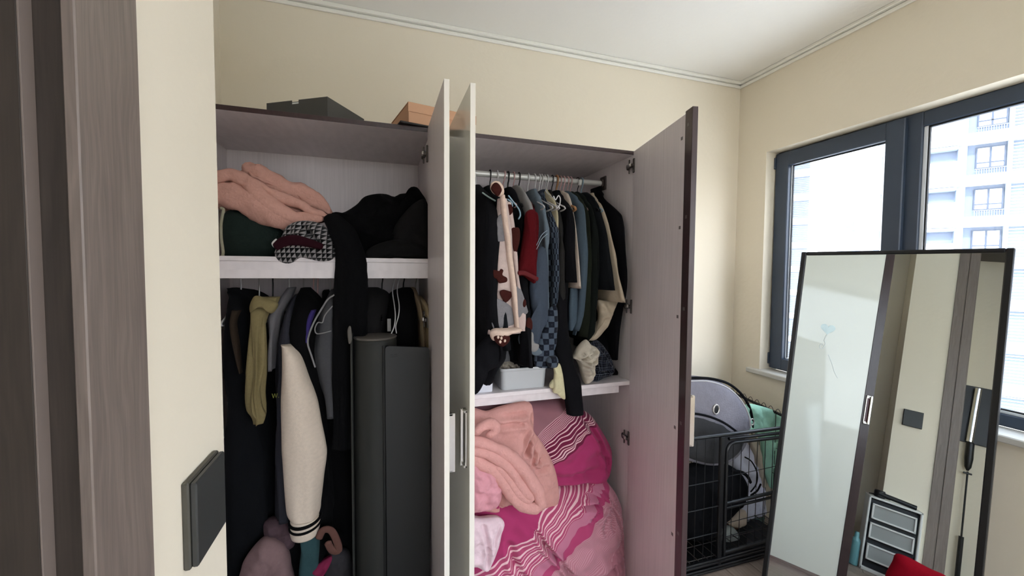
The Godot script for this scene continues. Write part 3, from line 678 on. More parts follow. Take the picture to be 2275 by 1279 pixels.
func materials() -> void:
	weave = noise_texture(0.12, 3, [], true, 3.0, 256)
	fleece = noise_texture(0.07, 4, [], true, 6.0, 256)
	mottled = noise_texture(0.03, 4, [Color(0.94, 0.94, 0.94), Color(1, 1, 1)], false, 0, 256)
	var plaster := noise_texture(0.05, 4, [], true, 1.2, 256)
	var p := mat("cream_paint", Color(0.905, 0.865, 0.785), 0.85)
	triplanar(p, Vector3.ONE * 2.0); p.normal_enabled = true; p.normal_texture = plaster; p.normal_scale = 0.25
	p.metallic_specular = 0.3
	p = mat("ceiling_paint", Color(0.95, 0.94, 0.91), 0.9)
	triplanar(p, Vector3.ONE * 2.0); p.normal_enabled = true; p.normal_texture = plaster; p.normal_scale = 0.2
	mat("cornice_paint", Color(0.93, 0.92, 0.88), 0.7)
	# wood: a grain texture drawn once, tinted per board
	var gn := FastNoiseLite.new()
	gn.seed = 3
	gn.frequency = 1.0
	gn.fractal_octaves = 3
	var grain := image_texture(256, 512, func(x, y):
		var a := gn.get_noise_2d(x * 0.09 + gn.get_noise_2d(x * 0.01, y * 0.006) * 1.5, y * 0.006)
		var b := gn.get_noise_2d(x * 0.5, y * 0.02)
		var v: float = clampf(0.90 + a * 0.10 + b * 0.07, 0.0, 1.0)
		return Color(v, v, v))
	var w := mat("door_frame_wood", Color(0.52, 0.465, 0.43), 0.45)
	w.albedo_texture = grain
	triplanar(w, Vector3(4.0, 1.0, 4.0))
	w = mat("shaded_jamb_wood", Color(0.25, 0.215, 0.19), 0.5)  # darker copy of the frame wood; shade on inner faces is in the colour
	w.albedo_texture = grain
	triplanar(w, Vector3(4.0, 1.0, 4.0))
	w = mat("white_laminate", Color(0.92, 0.885, 0.885), 0.42)
	var faint := image_texture(128, 256, func(x, y):
		var v: float = clampf(0.97 + gn.get_noise_2d(x * 0.25, y * 0.01) * 0.035, 0.0, 1.0)
		return Color(v, v, v))
	w.albedo_texture = faint
	triplanar(w, Vector3(3.0, 1.0, 3.0))
	w = mat("white_laminate_flat", Color(0.92, 0.885, 0.885), 0.42)
	w.albedo_texture = faint
	triplanar(w, Vector3(1.0, 3.0, 3.0))
	mat("door_gloss", Color(0.90, 0.885, 0.84), 0.06).clearcoat_enabled = false
	mat("door_edge", Color(0.90, 0.875, 0.83), 0.4)
	w = mat("wenge", Color(0.27, 0.20, 0.205), 0.3)
	w.albedo_texture = grain
	triplanar(w, Vector3(6.0, 1.5, 6.0))
	w = mat("floor_wood", Color(0.60, 0.53, 0.48), 0.4)
	w.albedo_texture = grain
	triplanar(w, Vector3(3.0, 3.0, 1.0))
	mat("chrome", Color(0.85, 0.84, 0.82), 0.18, 1.0)
	mat("steel_dark", Color(0.35, 0.33, 0.32), 0.4, 0.9)
	mat("steel_light", Color(0.78, 0.76, 0.74), 0.35, 0.7)
	mat("rod_white", Color(0.88, 0.88, 0.86), 0.3, 0.2)
	mat("cap_grey", Color(0.45, 0.42, 0.42), 0.5)
	mat("frame_blue_grey", Color(0.215, 0.26, 0.325), 0.4)
	mat("gasket", Color(0.09, 0.10, 0.11), 0.6)
	mat("bead_white", Color(0.86, 0.88, 0.9), 0.4)
	var g := mat("window_glass", Color(0.9, 0.95, 0.97, 0.06), 0.0)
	g.transparency = BaseMaterial3D.TRANSPARENCY_ALPHA
	mat("sill_stone", Color(0.80, 0.79, 0.76), 0.35)
	mat("switch_black", Color(0.20, 0.205, 0.20), 0.45)
	mat("switch_side", Color(0.27, 0.26, 0.23), 0.5)
	mat("black_metal", Color(0.06, 0.065, 0.075), 0.35, 0.2)
	mat("black_wire", Color(0.05, 0.05, 0.06), 0.4, 0.3)
	mat("mirror_frame", Color(0.055, 0.055, 0.065), 0.35, 0.2)
	mat("mirror_glass", Color(0.83, 0.855, 0.85), 0.0, 1.0)
	mat("wire_white", Color(0.85, 0.84, 0.84), 0.35)
	mat("wire_blue", Color(0.55, 0.66, 0.72), 0.4)
	mat("wire_pink", Color(0.82, 0.66, 0.65), 0.4)
	mat("wire_black", Color(0.05, 0.05, 0.055), 0.4)
	mat("hanger_wood", Color(0.62, 0.45, 0.30), 0.45)
	mat("kraft", Color(0.80, 0.62, 0.49), 0.85)
	mat("shoebox_grey", Color(0.27, 0.265, 0.25), 0.7)
	mat("paper_white", Color(0.9, 0.9, 0.88), 0.8)
	mat("dark_board", Color(0.12, 0.10, 0.10), 0.6)
	mat("bin_grey", Color(0.73, 0.74, 0.745), 0.4)
	mat("bin_white", Color(0.84, 0.84, 0.87), 0.4)
	mat("mat_black", Color(0.145, 0.148, 0.132), 0.7)
	mat("mat_board", Color(0.105, 0.108, 0.106), 0.55)
	mat("mat_edge", Color(0.36, 0.34, 0.315), 0.7)
	mat("print_black", Color(0.03, 0.03, 0.03), 0.5)

func fabric(called: String) -> StandardMaterial3D:
	return M[called]

# ------------------------------------------------------------------ the room
func struct(called: String, mesh: Mesh, m: Material) -> MeshInstance3D:
	var o := MeshInstance3D.new()
	o.name = called
	o.mesh = mesh
	o.material_override = m
	add_child(o)
	tag(o, "", "", "", "structure")
	return o

func struct_at(called: String, a: Vector3, b: Vector3, m: Material) -> MeshInstance3D:
	var o := struct(called, box((b - a).abs(), 0.001), m)
	o.position = (a + b) / 2
	return o

func csg_wall(called: String, a: Vector3, b: Vector3, c: Vector3, d: Vector3, label: String) -> void:
	var w := CSGBox3D.new()
	w.name = called
	w.size = b - a
	w.position = (a + b) / 2
	w.material = M.cream_paint
	var h := CSGBox3D.new()
	h.name = "opening"
	h.operation = CSGShape3D.OPERATION_SUBTRACTION
	h.size = (d - c) + V(0.2 if b.x - a.x < 0.3 else 0.0, 0, 0.2 if b.z - a.z < 0.3 else 0.0)
	h.position = (c + d) / 2 - w.position
	h.material = M.cream_paint
	w.add_child(h)
	add_child(w)
	tag(w, label, "wall", "", "structure")

func room() -> void:
	var paint: Material = M.cream_paint
	var fl := struct_at("floor", V(-1.1, -0.15, -2.3), V(2.44, -0.012, 2.6), M.gasket)
	tag(fl, "grey-brown wood plank floor of the room", "floor")
	var boards := [box(V(0.148, 0.012, 1.2), 0.0015), box(V(0.148, 0.012, 0.9), 0.0015)]
	for i in 22:
		var z := 2.4
		var k := i % 2
		while z > -2.0:
			var L: float = [1.2, 0.9][k % 2]
			var e := maxf(z - L, -2.1)
			sub(fl, "plank", boards[k % 2] if z - L >= -2.1 else box(V(0.148, 0.012, z - e), 0.0015), M.floor_wood, V(-0.83 + i * 0.15, 0.075, (z + e) / 2) - V(0, 0, fl.position.z) - V(fl.position.x, 0, 0))
			z = e - 0.002
			k += 1
	var c := struct_at("ceiling", V(-1.1, 2.727, -2.3), V(2.44, 2.9, 2.6), M.ceiling_paint)
	tag(c, "white painted ceiling above the wardrobe", "ceiling")
	tag(struct_at("wall_back", V(-1.0, 0, -2.3), V(2.44, 2.73, -2.1), paint), "cream wall behind and above the open wardrobe", "wall")
	# the window wall with its opening
	csg_wall("wall_right", V(2.235, 0, -2.3), V(2.435, 2.73, 2.6), V(2.235, 0.88, -1.894), V(2.435, 2.23, 2.1), "cream wall holding the dark framed window")
	tag(struct_at("wall_left", V(-1.0, 0, -0.826), V(-0.268, 2.73, -0.49), paint), "cream wall between the door frame and the wardrobe, holding the black switch", "wall")
	tag(struct_at("wall_left_recess", V(-1.0, 0, -2.3), V(-0.66, 2.73, -0.826), paint), "cream wall beside the left end of the wardrobe", "wall")
	tag(struct("wall_left_door_side", spans([[V(-0.468, 2.56, -0.49), V(-0.268, 2.73, 0.42)], [V(-0.468, 0, 0.42), V(-0.268, 2.73, 2.6)]]), paint), "cream wall over and behind the doorway", "wall")
	csg_wall("wall_front", V(-1.1, 0, 2.4), V(2.44, 2.73, 2.6), V(-0.2, 0.15, 2.4), V(2.15, 2.5, 2.6), "cream wall opposite the wardrobe, with a window added for light")
	tag(struct_at("wall_corridor", V(-1.1, 0, -0.49), V(-0.86, 2.73, 2.4), paint), "cream corridor wall seen through the doorway in the mirror", "wall")
	# cornice: two small steps along the ceiling
	var t := struct("trim_1", spans([[V(-0.66, 2.709, -2.1), V(2.235, 2.727, -2.072)], [V(-0.66, 2.689, -2.1), V(2.235, 2.707, -2.086)]], 0.004), M.cornice_paint)
	tag(t, "thin stepped cornice along the top of the wardrobe wall", "trim")
	t = struct("trim_2", spans([[V(2.207, 2.709, -2.1), V(2.235, 2.727, 2.4)], [V(2.221, 2.689, -2.1), V(2.235, 2.707, 2.4)]], 0.004), M.cornice_paint)
	tag(t, "thin stepped cornice along the top of the window wall", "trim")
	# door frame: casing on the wall face, lining and stop in the opening
	var d := struct("door_1", spans([[V(-0.268, 0, -0.519), V(-0.2575, 2.6, -0.470)], [V(-0.268, 0, -0.576), V(-0.2605, 2.6, -0.522)], [V(-0.268, 0, -0.5225), V(-0.2625, 2.6, -0.518)], [V(-0.268, 2.55, -0.47), V(-0.2575, 2.6, 0.42)], [V(-0.268, 0, 0.40), V(-0.2575, 2.6, 0.50)]], 0.0012), M.door_frame_wood)
	tag(d, "grey-brown wooden door frame at the left edge, close to the camera", "door frame")
	sub(d, "lining", spans([[V(-0.468, 0, -0.49), V(-0.2625, 2.56, -0.475)], [V(-0.468, 0, 0.405), V(-0.2625, 2.56, 0.42)], [V(-0.468, 2.545, -0.475), V(-0.2625, 2.56, 0.405)]], 0.001), M.shaded_jamb_wood)
	sub(d, "door_stop", spans([[V(-0.45, 0, -0.476), V(-0.29, 2.55, -0.4605)], [V(-0.45, 0, 0.392), V(-0.29, 2.55, 0.406)]], 0.0015), M.shaded_jamb_wood)
	mat("lit_edge_grey", Color(0.46, 0.41, 0.38), 0.6)
	sub(d, "lit_edge", spans([[V(-0.2903, 0, -0.4745), V(-0.2890, 2.54, -0.4600)]], 0.0002), M.lit_edge_grey)  # thin strip; window light on the stop edge put into its colour
	# switch on the wall
	var s := thing("wall_switch", "square black light switch plate on the cream wall beside the door frame", "switch", V(-0.268, 1.074, -0.719))
	part(s, "back_box", box(V(0.009, 0.126, 0.112), 0.002), M.switch_side, V(-0.2635, 1.137, -0.719))
	part(s, "rocker", box(V(0.0085, 0.122, 0.108), 0.002), M.switch_black, V(-0.2545, 1.137, -0.719))
	window()

func window() -> void:
	var o := Node3D.new()
	o.name = "window_1"
	add_child(o)
	tag(o, "wide window with dark blue-grey frame in the right wall", "window", "", "structure")
	var fm: Material = M.frame_blue_grey
	part(o, "sill", box(V(0.135, 0.028, 4.09), 0.004), M.sill_stone, V(2.2695, 0.883, 0.08))
	var y0 := 0.899
	var y1 := 2.228
	part(o, "frame", spans([[V(2.325, y0, -1.893), V(2.39, y1, -1.855)], [V(2.325, y0, -1.275), V(2.39, y1, -1.19)], [V(2.325, y0, -0.10), V(2.39, y1, -0.02)], [V(2.325, y0, 0.95), V(2.39, y1, 1.03)], [V(2.325, y0, 2.05), V(2.39, y1, 2.098)], [V(2.3255, y1 - 0.068, 1.0295), V(2.3895, y1 - 0.0005, 2.0505)], [V(2.3255, y0 + 0.0005, 1.0295), V(2.3895, y0 + 0.05, 2.0505)],
		[V(2.3255, y1 - 0.068, -1.1905), V(2.3895, y1 - 0.0005, -0.0995)], [V(2.3255, y0 + 0.0005, -1.1905), V(2.3895, y0 + 0.05, -0.0995)], [V(2.3255, y1 - 0.04, -1.856), V(2.3895, y1 - 0.0005, -1.274)], [V(2.3255, y0 + 0.0005, -1.856), V(2.3895, y0 + 0.03, -1.274)],
		[V(2.3255, y1 - 0.068, -0.0205), V(2.3895, y1 - 0.0005, 0.9505)], [V(2.3255, y0 + 0.0005, -0.0205), V(2.3895, y0 + 0.05, 0.9505)]], 0.004), fm)
	var sa := part(o, "sash", spans([[V(2.304, y0 + 0.008, -1.888), V(2.36, y1 - 0.008, -1.806)], [V(2.304, y0 + 0.008, -1.322), V(2.36, y1 - 0.008, -1.245)], [V(2.3042, 2.135, -1.81), V(2.3595, y1 - 0.0084, -1.318)], [V(2.3042, y0 + 0.0084, -1.81), V(2.3595, 0.976, -1.318)]], 0.004), fm)
	sub(sa, "glazing_bead", spans([[V(2.330, 0.976, -1.806), V(2.345, 2.135, -1.800)], [V(2.330, 0.976, -1.806), V(2.345, 0.982, -1.322)]], 0.001), M.bead_white)
	sub(sa, "gasket", spans([[V(2.334, 0.982, -1.800), V(2.345, 2.135, -1.796)], [V(2.334, 2.129, -1.80), V(2.345, 2.135, -1.322)]], 0.001), M.gasket)
	sub(sa, "pane", box(V(0.006, 1.17, 0.495), 0.0005), M.window_glass, V(2.343, 1.556, -1.564))
	part(o, "hinge", spans([[V(2.296, 0.93, -1.894), V(2.33, 1.0, -1.884)], [V(2.296, 2.13, -1.894), V(2.33, 2.2, -1.884)]], 0.003), fm)
	part(o, "glazing_bead", spans([[V(2.335, 0.949, -1.19), V(2.35, 2.16, -1.176)], [V(2.335, 0.949, -1.19), V(2.35, 0.960, -0.10)], [V(2.335, 0.949, -0.02), V(2.35, 0.960, 0.95)]], 0.001), M.bead_white)
	part(o, "gasket", spans([[V(2.338, 0.960, -1.176), V(2.35, 2.16, -1.170)], [V(2.338, 2.153, -1.176), V(2.35, 2.16, -0.10)], [V(2.338, 0.960, -1.17), V(2.35, 0.966, -0.10)]], 0.001), M.gasket)
	part(o, "pane", box(V(0.006, 1.215, 1.09), 0.0005), M.window_glass, V(2.352, 1.555, -0.645))
	part(o, "pane", box(V(0.006, 1.215, 0.97), 0.0005), M.window_glass, V(2.352, 1.555, 0.465))
	part(o, "pane", box(V(0.006, 1.215, 1.03), 0.0005), M.window_glass, V(2.352, 1.555, 1.54))  # bay past the view, added to let in more daylight
	var d := Node3D.new()  # added window, never seen; lets in daylight to fill the room
	d.name = "window_2"
	add_child(d)
	tag(d, "wide window added behind the camera, unseen, to light the room", "window", "", "structure")
	part(d, "frame", spans([[V(-0.199, 0.151, 2.46), V(-0.14, 2.499, 2.53)], [V(2.09, 0.151, 2.46), V(2.149, 2.499, 2.53)], [V(0.94, 0.151, 2.46), V(1.01, 2.499, 2.53)], [V(-0.141, 2.44, 2.461), V(2.091, 2.498, 2.529)], [V(-0.141, 0.152, 2.461), V(2.091, 0.21, 2.529)]], 0.003), fm)
	for x in [0.40, 1.55]:
		part(d, "pane", box(V(1.085, 2.235, 0.006), 0.0005), M.window_glass, V(x, 1.325, 2.495))

# ------------------------------------------------------------------ buildings across the street
func outside() -> void:
	var white := mat("facade_white", Color(0.93, 0.925, 0.91), 0.7)
	var blue := mat("facade_blue", Color(0.46, 0.51, 0.60), 0.7)
	var pale := mat("facade_pale", Color(0.60, 0.66, 0.75), 0.7)
	var wf := mat("facade_window_frame", Color(0.25, 0.30, 0.38), 0.6)
	var pane := mat("facade_window_pane", Color(0.93, 0.95, 0.97), 0.15)  # white stands in for bright sky reflected in the glass
	var louvre := mat("facade_louvre", Color(0.40, 0.46, 0.55), 0.6)
	tag(struct_at("ground", V(-30, -40.5, -120), V(160, -40, 90), white), "pale ground far below between the buildings", "ground")
	var b := thing("apartment_building", "bright apartment block with white floor bands and grey louvres beyond the right-hand window pane", "building", V(42, -40, -17.3))
	b.rotation.y = atan2(-0.84, 0.54)
	sub(b, "wall", box(V(42, 66, 8), 0.01), blue, V(15, 33, -4.0))  # unseen length extended to block part of the sky light
	sub(b, "side_wall", box(V(2.1, 64, 0.9), 0.01), white, V(-4.9, 32, 0.45))
	var band := box(V(42.2, 0.7, 1.1), 0.02)
	var win := join([span(V(-0.72, -0.78, 0), V(0.72, -0.70, 0.1)), span(V(-0.72, 0.70, 0), V(0.72, 0.78, 0.1)), span(V(-0.72, -0.7, 0), V(-0.64, 0.7, 0.1)), span(V(0.64, -0.7, 0), V(0.72, 0.7, 0.1)), span(V(-0.05, -0.7, 0), V(0.05, 0.7, 0.1)), span(V(-0.64, -0.40, 0), V(0.64, -0.32, 0.1))])
	var glass := box(V(1.28, 1.4, 0.02), 0.001)
	var sl := []
	for k in 10: sl.append([box(V(2.0, 0.11, 0.10), 0.004), at(V(0, 0.12 + k * 0.225, 0))])
	var slats := join(sl)
	var gl := []
	for k in 12: gl.append([box(V(0.03, 0.42, 0.03), 0.002), at(V(-0.66 + k * 0.12, 0.22, 0))])
	gl.append([box(V(1.5, 0.04, 0.05), 0.002), at(V(0, 0.45, 0))])
	gl.append([box(V(1.5, 0.04, 0.05), 0.002), at(V(0, 0.02, 0))])
	var grille := join(gl)
	for k in range(-5, 7):
		var y := 40.0 + 2.35 + 3.0 * k
		sub(b, "floor_band", band, white, V(15, y - 0.1, 0.35))
		sub(b, "balcony", box(V(2.0, 1.25, 0.9), 0.02), white, V(-2.9, y + 0.75, 0.5))
		sub(b, "balcony_soffit", box(V(2.0, 0.25, 0.7), 0.02), pale, V(-2.9, y + 2.4, 0.4))
		for s in [-0.23, 4.6, 9.2, 13.8, 18.4]:
			var w := sub(b, "window", win, wf, V(s, y + 1.55, 0.04))
			sub(w, "pane", glass, pane, V(0, 0, 0.03))
			sub(b, "grille", grille, pale, V(s, y + 0.28, 0.25))
		sub(b, "louvre", slats, louvre, V(1.75, y + 0.27, 0.12))
		sub(b, "louvre_panel", box(V(2.1, 2.4, 0.05), 0.004), white, V(1.75, y + 1.45, 0.03))
		sub(b, "pier", box(V(0.25, 2.4, 0.3), 0.01), pale, V(0.66, y + 1.45, 0.1))
		sub(b, "pier", box(V(0.45, 2.4, 0.5), 0.01), pale, V(-1.65, y + 1.45, 0.2))
	# a block farther away, seen at the left edge of the opening sash
	var c := thing("apartment_building", "distant hazy apartment block with louvred windows at the left edge of the opening sash", "building", V(50.2, -40, -38.4))
	c.rotation.y = atan2(-0.80, 0.60)
	sub(c, "wall", box(V(12, 62, 8), 0.01), white, V(-4.2, 31, -4))
	for k in range(-4, 6):
		var y := 40.0 + 2.0 + 3.0 * k
		sub(c, "floor_band", box(V(12.1, 0.6, 0.8), 0.02), white, V(-4.2, y, 0.2))
		sub(c, "louvre", slats, louvre, V(0.55, y + 0.32, 0.12))
		var w := sub(c, "window", win, wf, V(-1.6, y + 1.6, 0.04))
		sub(w, "pane", glass, pane, V(0, 0, 0.03))
	var e := thing("apartment_building", "low distant block whose top shows just above the mirror in the left-hand pane", "building", V(52, -40, -31))
	e.rotation.y = atan2(-0.84, 0.54)
	sub(e, "wall", box(V(9, 47.6, 6), 0.01), white, V(0, 23.8, -3))
	for k in range(-2, 2):
		var y := 40.0 + 2.0 + 3.0 * k
		sub(e, "louvre", slats, pale, V(-1.7, y + 0.32, 0.12))
		var w := sub(e, "window", win, wf, V(2.4, y + 1.6, 0.04))
		sub(w, "pane", glass, pane, V(0, 0, 0.03))

# ------------------------------------------------------------------ wardrobe
func hinge_mesh() -> ArrayMesh:      # arm along +x from the cup plate, in the door's own axes
	return join([span(V(-0.006, -0.03, 0.0), V(0.006, 0.03, 0.006), 0.002), span(V(-0.018, -0.008, 0.004), V(0.004, 0.008, 0.016), 0.003), span(V(-0.040, -0.012, 0.008), V(-0.016, 0.012, 0.020), 0.003), span(V(-0.026, -0.030, 0.010), V(-0.020, 0.030, 0.016), 0.002), span(V(-0.046, -0.007, 0.010), V(-0.036, 0.007, 0.018), 0.002)])

func handle_mesh(L: float) -> ArrayMesh:      # an upright rectangular loop standing off the face (z)
	return join([span(V(-0.014, -L / 2, 0.0), V(-0.004, L / 2, 0.019), 0.002), span(V(0.008, -L / 2, 0.0), V(0.013, L / 2, 0.008), 0.002), span(V(-0.014, L / 2 - 0.008, 0.0), V(0.013, L / 2, 0.012), 0.002), span(V(-0.014, -L / 2, 0.0), V(0.013, -L / 2 + 0.008, 0.012), 0.002), span(V(-0.010, -L / 2 + 0.004, 0.0), V(0.010, L / 2 - 0.004, 0.003), 0.001)])

# a door in its own axes: x from hinge to free edge, y up, z out of the wardrobe side that shows inside when shut
func door(unit: Node3D, origin: Vector3, xdir: Vector3, w: float, inner: bool, strip: bool, hinges: Array) -> MeshInstance3D:
	# z axis = xdir x up; "inner" says whether the inner face is on +z
	var b := Basis(xdir, Vector3.UP, xdir.cross(Vector3.UP))
	var s := 1.0 if inner else -1.0
	var h := 1.972
	var pw := w - (0.042 if strip else 0.0)
	var d := sub(unit, "door", box(V(pw, h, 0.012), 0.0008), M.white_laminate, Vector3.ZERO)
	d.transform = Transform3D(b, origin - unit.position + b * V(pw / 2, h / 2, 0) + b.z * (-0.006 * s))
	var face := sub(d, "gloss_face", box(V(pw - 0.001, h - 0.001, 0.0025), 0.0008), M.door_gloss, V(0, 0, -0.0072 * s))
	face.material_override = M.door_gloss
	if strip:
		sub(d, "edge_strip", box(V(0.042, h + 0.008, 0.019), 0.001), M.wenge, V(pw / 2 + 0.021, 0.003, -0.0015 * s))
		for y in [1.93, 1.64, 1.345, 0.97, 0.60]:
			sub(d, "screw_cap", box(V(0.0105, 0.0105, 0.0014), 0.0005), M.cap_grey, V(pw / 2 + 0.019, y - h / 2, 0.0082 * s))
			sub(d, "screw_cap", box(V(0.0105, 0.0105, 0.0014), 0.0005), M.cap_grey, V(pw / 2 - 0.022, y - h / 2 - 0.03, 0.0064 * s))
	else:
		sub(d, "edge_band", box(V(0.0015, h, 0.0145), 0.0004), M.door_edge, V(pw / 2 + 0.0007, 0, -0.0012 * s))
	for y in hinges:
		var k := sub(d, "hinge", hinge_mesh(), M.steel_dark, V(-pw / 2 + 0.012, y - h / 2 - 0.035, 0.006 * s))
		k.rotation.y = 0.0 if inner else PI
		var ka := sub(d, "hinge_arm", box(V(0.030, 0.013, 0.007), 0.002), M.steel_light, V(-pw / 2 - 0.002, y - h / 2 - 0.033, 0.024 * s))
		ka.rotation.y = 0.0 if inner else PI
	return d

func wardrobe() -> void:
	var lam: Material = M.white_laminate
	var lamf: Material = M.white_laminate_flat
	# left unit
	var a := thing("wardrobe_unit", "left half of the white wardrobe, one high shelf above hanging dark clothes", "wardrobe", V(-0.22, 0, -1.75), "wardrobe halves")
	part(a, "side_panel", box(V(0.016, 1.995, 0.495), 0.001), lam, V(-0.618, 0.9975, -1.7475))
	part(a, "side_panel", box(V(0.016, 1.995, 0.495), 0.001), lam, V(0.178, 0.9975, -1.7475))
	var tp := part(a, "top_panel", box(V(0.812, 0.015, 0.495), 0.001), lamf, V(-0.22, 2.0025, -1.7475))
	sub(tp, "edge_band", box(V(0.812, 0.0155, 0.003), 0.0005), M.wenge, V(0, 0.0005, 0.2485))
	part(a, "base_panel", box(V(0.78, 0.016, 0.49), 0.001), lamf, V(-0.22, 0.078, -1.745))
	part(a, "plinth", box(V(0.78, 0.07, 0.016), 0.001), M.wenge, V(-0.22, 0.035, -1.53))
	part(a, "back_panel", box(V(0.78, 1.92, 0.008), 0.001), lam, V(-0.22, 1.035, -1.986))
	part(a, "shelf", box(V(0.779, 0.0155, 0.478), 0.001), lamf, V(-0.22, 1.533, -1.741))
	part(a, "shelf_rail", box(V(0.779, 0.056, 0.016), 0.001), lamf, V(-0.22, 1.497, -1.512))
	part(a, "hanging_rod", rod(V(-0.61, 1.479, -1.74), V(0.17, 1.479, -1.74), 0.0125, 17), M.rod_white)
	part(a, "filler_strip", box(V(0.043, 1.99, 0.016), 0.001), M.door_edge, V(0.2085, 0.997, -1.512))
	var d := door(a, V(0.161, 0.035, -1.498), V(0, 0, 1), 0.401, true, false, [1.915, 1.319, 0.746])
	var hd := sub(d, "handle", handle_mesh(0.168), M.chrome, V(0.178, 1.016 - 0.035 - 0.986, -0.0088))
	hd.rotation.y = PI
	d = door(a, V(-0.612, 0.035, -1.498), V(-0.05, 0, 1).normalized(), 0.395, false, false, [1.915, 1.319, 0.746])
	# right unit
	var r := thing("wardrobe_unit", "right half of the white wardrobe, hanging clothes above a low shelf and a pink duvet", "wardrobe", V(0.6365, 0, -1.75), "wardrobe halves")
	part(r, "side_panel", box(V(0.016, 1.995, 0.495), 0.001), lam, V(0.239, 0.9975, -1.7475))
	part(r, "side_panel", box(V(0.016, 1.995, 0.495), 0.001), lam, V(1.034, 0.9975, -1.7475))
	tp = part(r, "top_panel", box(V(0.811, 0.015, 0.495), 0.001), lamf, V(0.6365, 2.0025, -1.7475))
	sub(tp, "edge_band", box(V(0.811, 0.0155, 0.003), 0.0005), M.wenge, V(0, 0.0005, 0.2485))
	part(r, "base_panel", box(V(0.779, 0.016, 0.49), 0.001), lamf, V(0.6365, 0.078, -1.745))
	part(r, "plinth", box(V(0.779, 0.07, 0.016), 0.001), M.wenge, V(0.6365, 0.035, -1.53))
	part(r, "back_panel", box(V(0.779, 1.92, 0.008), 0.001), lam, V(0.6365, 1.035, -1.986))
	part(r, "shelf", box(V(0.778, 0.0165, 0.492), 0.001), lamf, V(0.6365, 1.0165, -1.734))
	part(r, "shelf_rail", box(V(0.73, 0.034, 0.016), 0.001), lamf, V(0.6125, 0.991, -1.512))
	part(r, "hanging_rod", rod(V(0.247, 1.922, -1.74), V(1.02, 1.922, -1.74), 0.0125, 17), M.rod_white)
	part(r, "rod_bracket", spans([[V(1.0185, 1.890, -1.765), V(1.026, 1.955, -1.715)], [V(1.008, 1.904, -1.758), V(1.020, 1.940, -1.722)]], 0.004), M.steel_dark)
	d = door(r, V(0.2465, 0.035, -1.498), V(0, 0, 1), 0.401, false, false, [])
	# this door's inner face looks right, its glossy outside faces the gap
	var hb := sub(d, "handle", handle_mesh(0.168), M.chrome, V(0.165, 1.016 - 0.035 - 0.986, 0.0))
	d.transform = Transform3D(Basis(V(0, 0, 1), Vector3.UP, V(-1, 0, 0)), V(0.2405, 0.035 + 0.986, -1.498 + 0.2005) - r.position)
	hb.position.z = 0.0088
	d = door(r, V(1.020, 0.035, -1.492), V(-0.206, 0, 0.9785).normalized(), 0.459, true, true, [1.945, 1.349, 0.776])
	var hr := sub(d, "handle", handle_mesh(0.168), M.chrome, V(0.459 / 2 + 0.0, 1.016 - 0.035 - 0.986, -0.0115))
	hr.rotation.y = PI
	sub(d, "handle_inlay", box(V(0.014, 0.14, 0.002), 0.0005), mat("inlay_red", Color(0.30, 0.05, 0.08), 0.3), V(0.459 / 2 + 0.0, 1.016 - 0.035 - 0.986, -0.0155))
	# a pale heart with a curling ribbon stuck on the glossy outer face
	var hp := []
	for k in 24:
		var t := TAU * k / 24.0
		hp.append([0.0024 * 16.0 * pow(sin(t), 3), 0.0024 * (13.0 * cos(t) - 5.0 * cos(2.0 * t) - 2.0 * cos(3.0 * t) - cos(4.0 * t))])
	sub(d, "heart_sticker", cushion(hp, 0.0, 0.0006, 0.0006, {"amp": 0.0, "nu": 49, "nr": 6}), mat("sticker_blue", Color(0.86, 0.91, 0.91), 0.4), V(-0.02, 1.455 - 1.021, -0.009))
	sub(d, "ribbon_sticker", join([[tube([V(-0.02, 0.395, 0), V(-0.028, 0.36, 0), V(-0.02, 0.335, 0), V(-0.032, 0.300, 0), V(-0.045, 0.310, 0), V(-0.040, 0.330, 0), V(-0.030, 0.325, 0)], 0.003, 0.3), Transform3D()], [tube([V(0.005, 0.27, 0), V(0.03, 0.22, 0), V(0.05, 0.17, 0), V(0.07, 0.14, 0)], 0.002, 0.3), Transform3D()]]), M.paper_white, V(0, 0, -0.009))

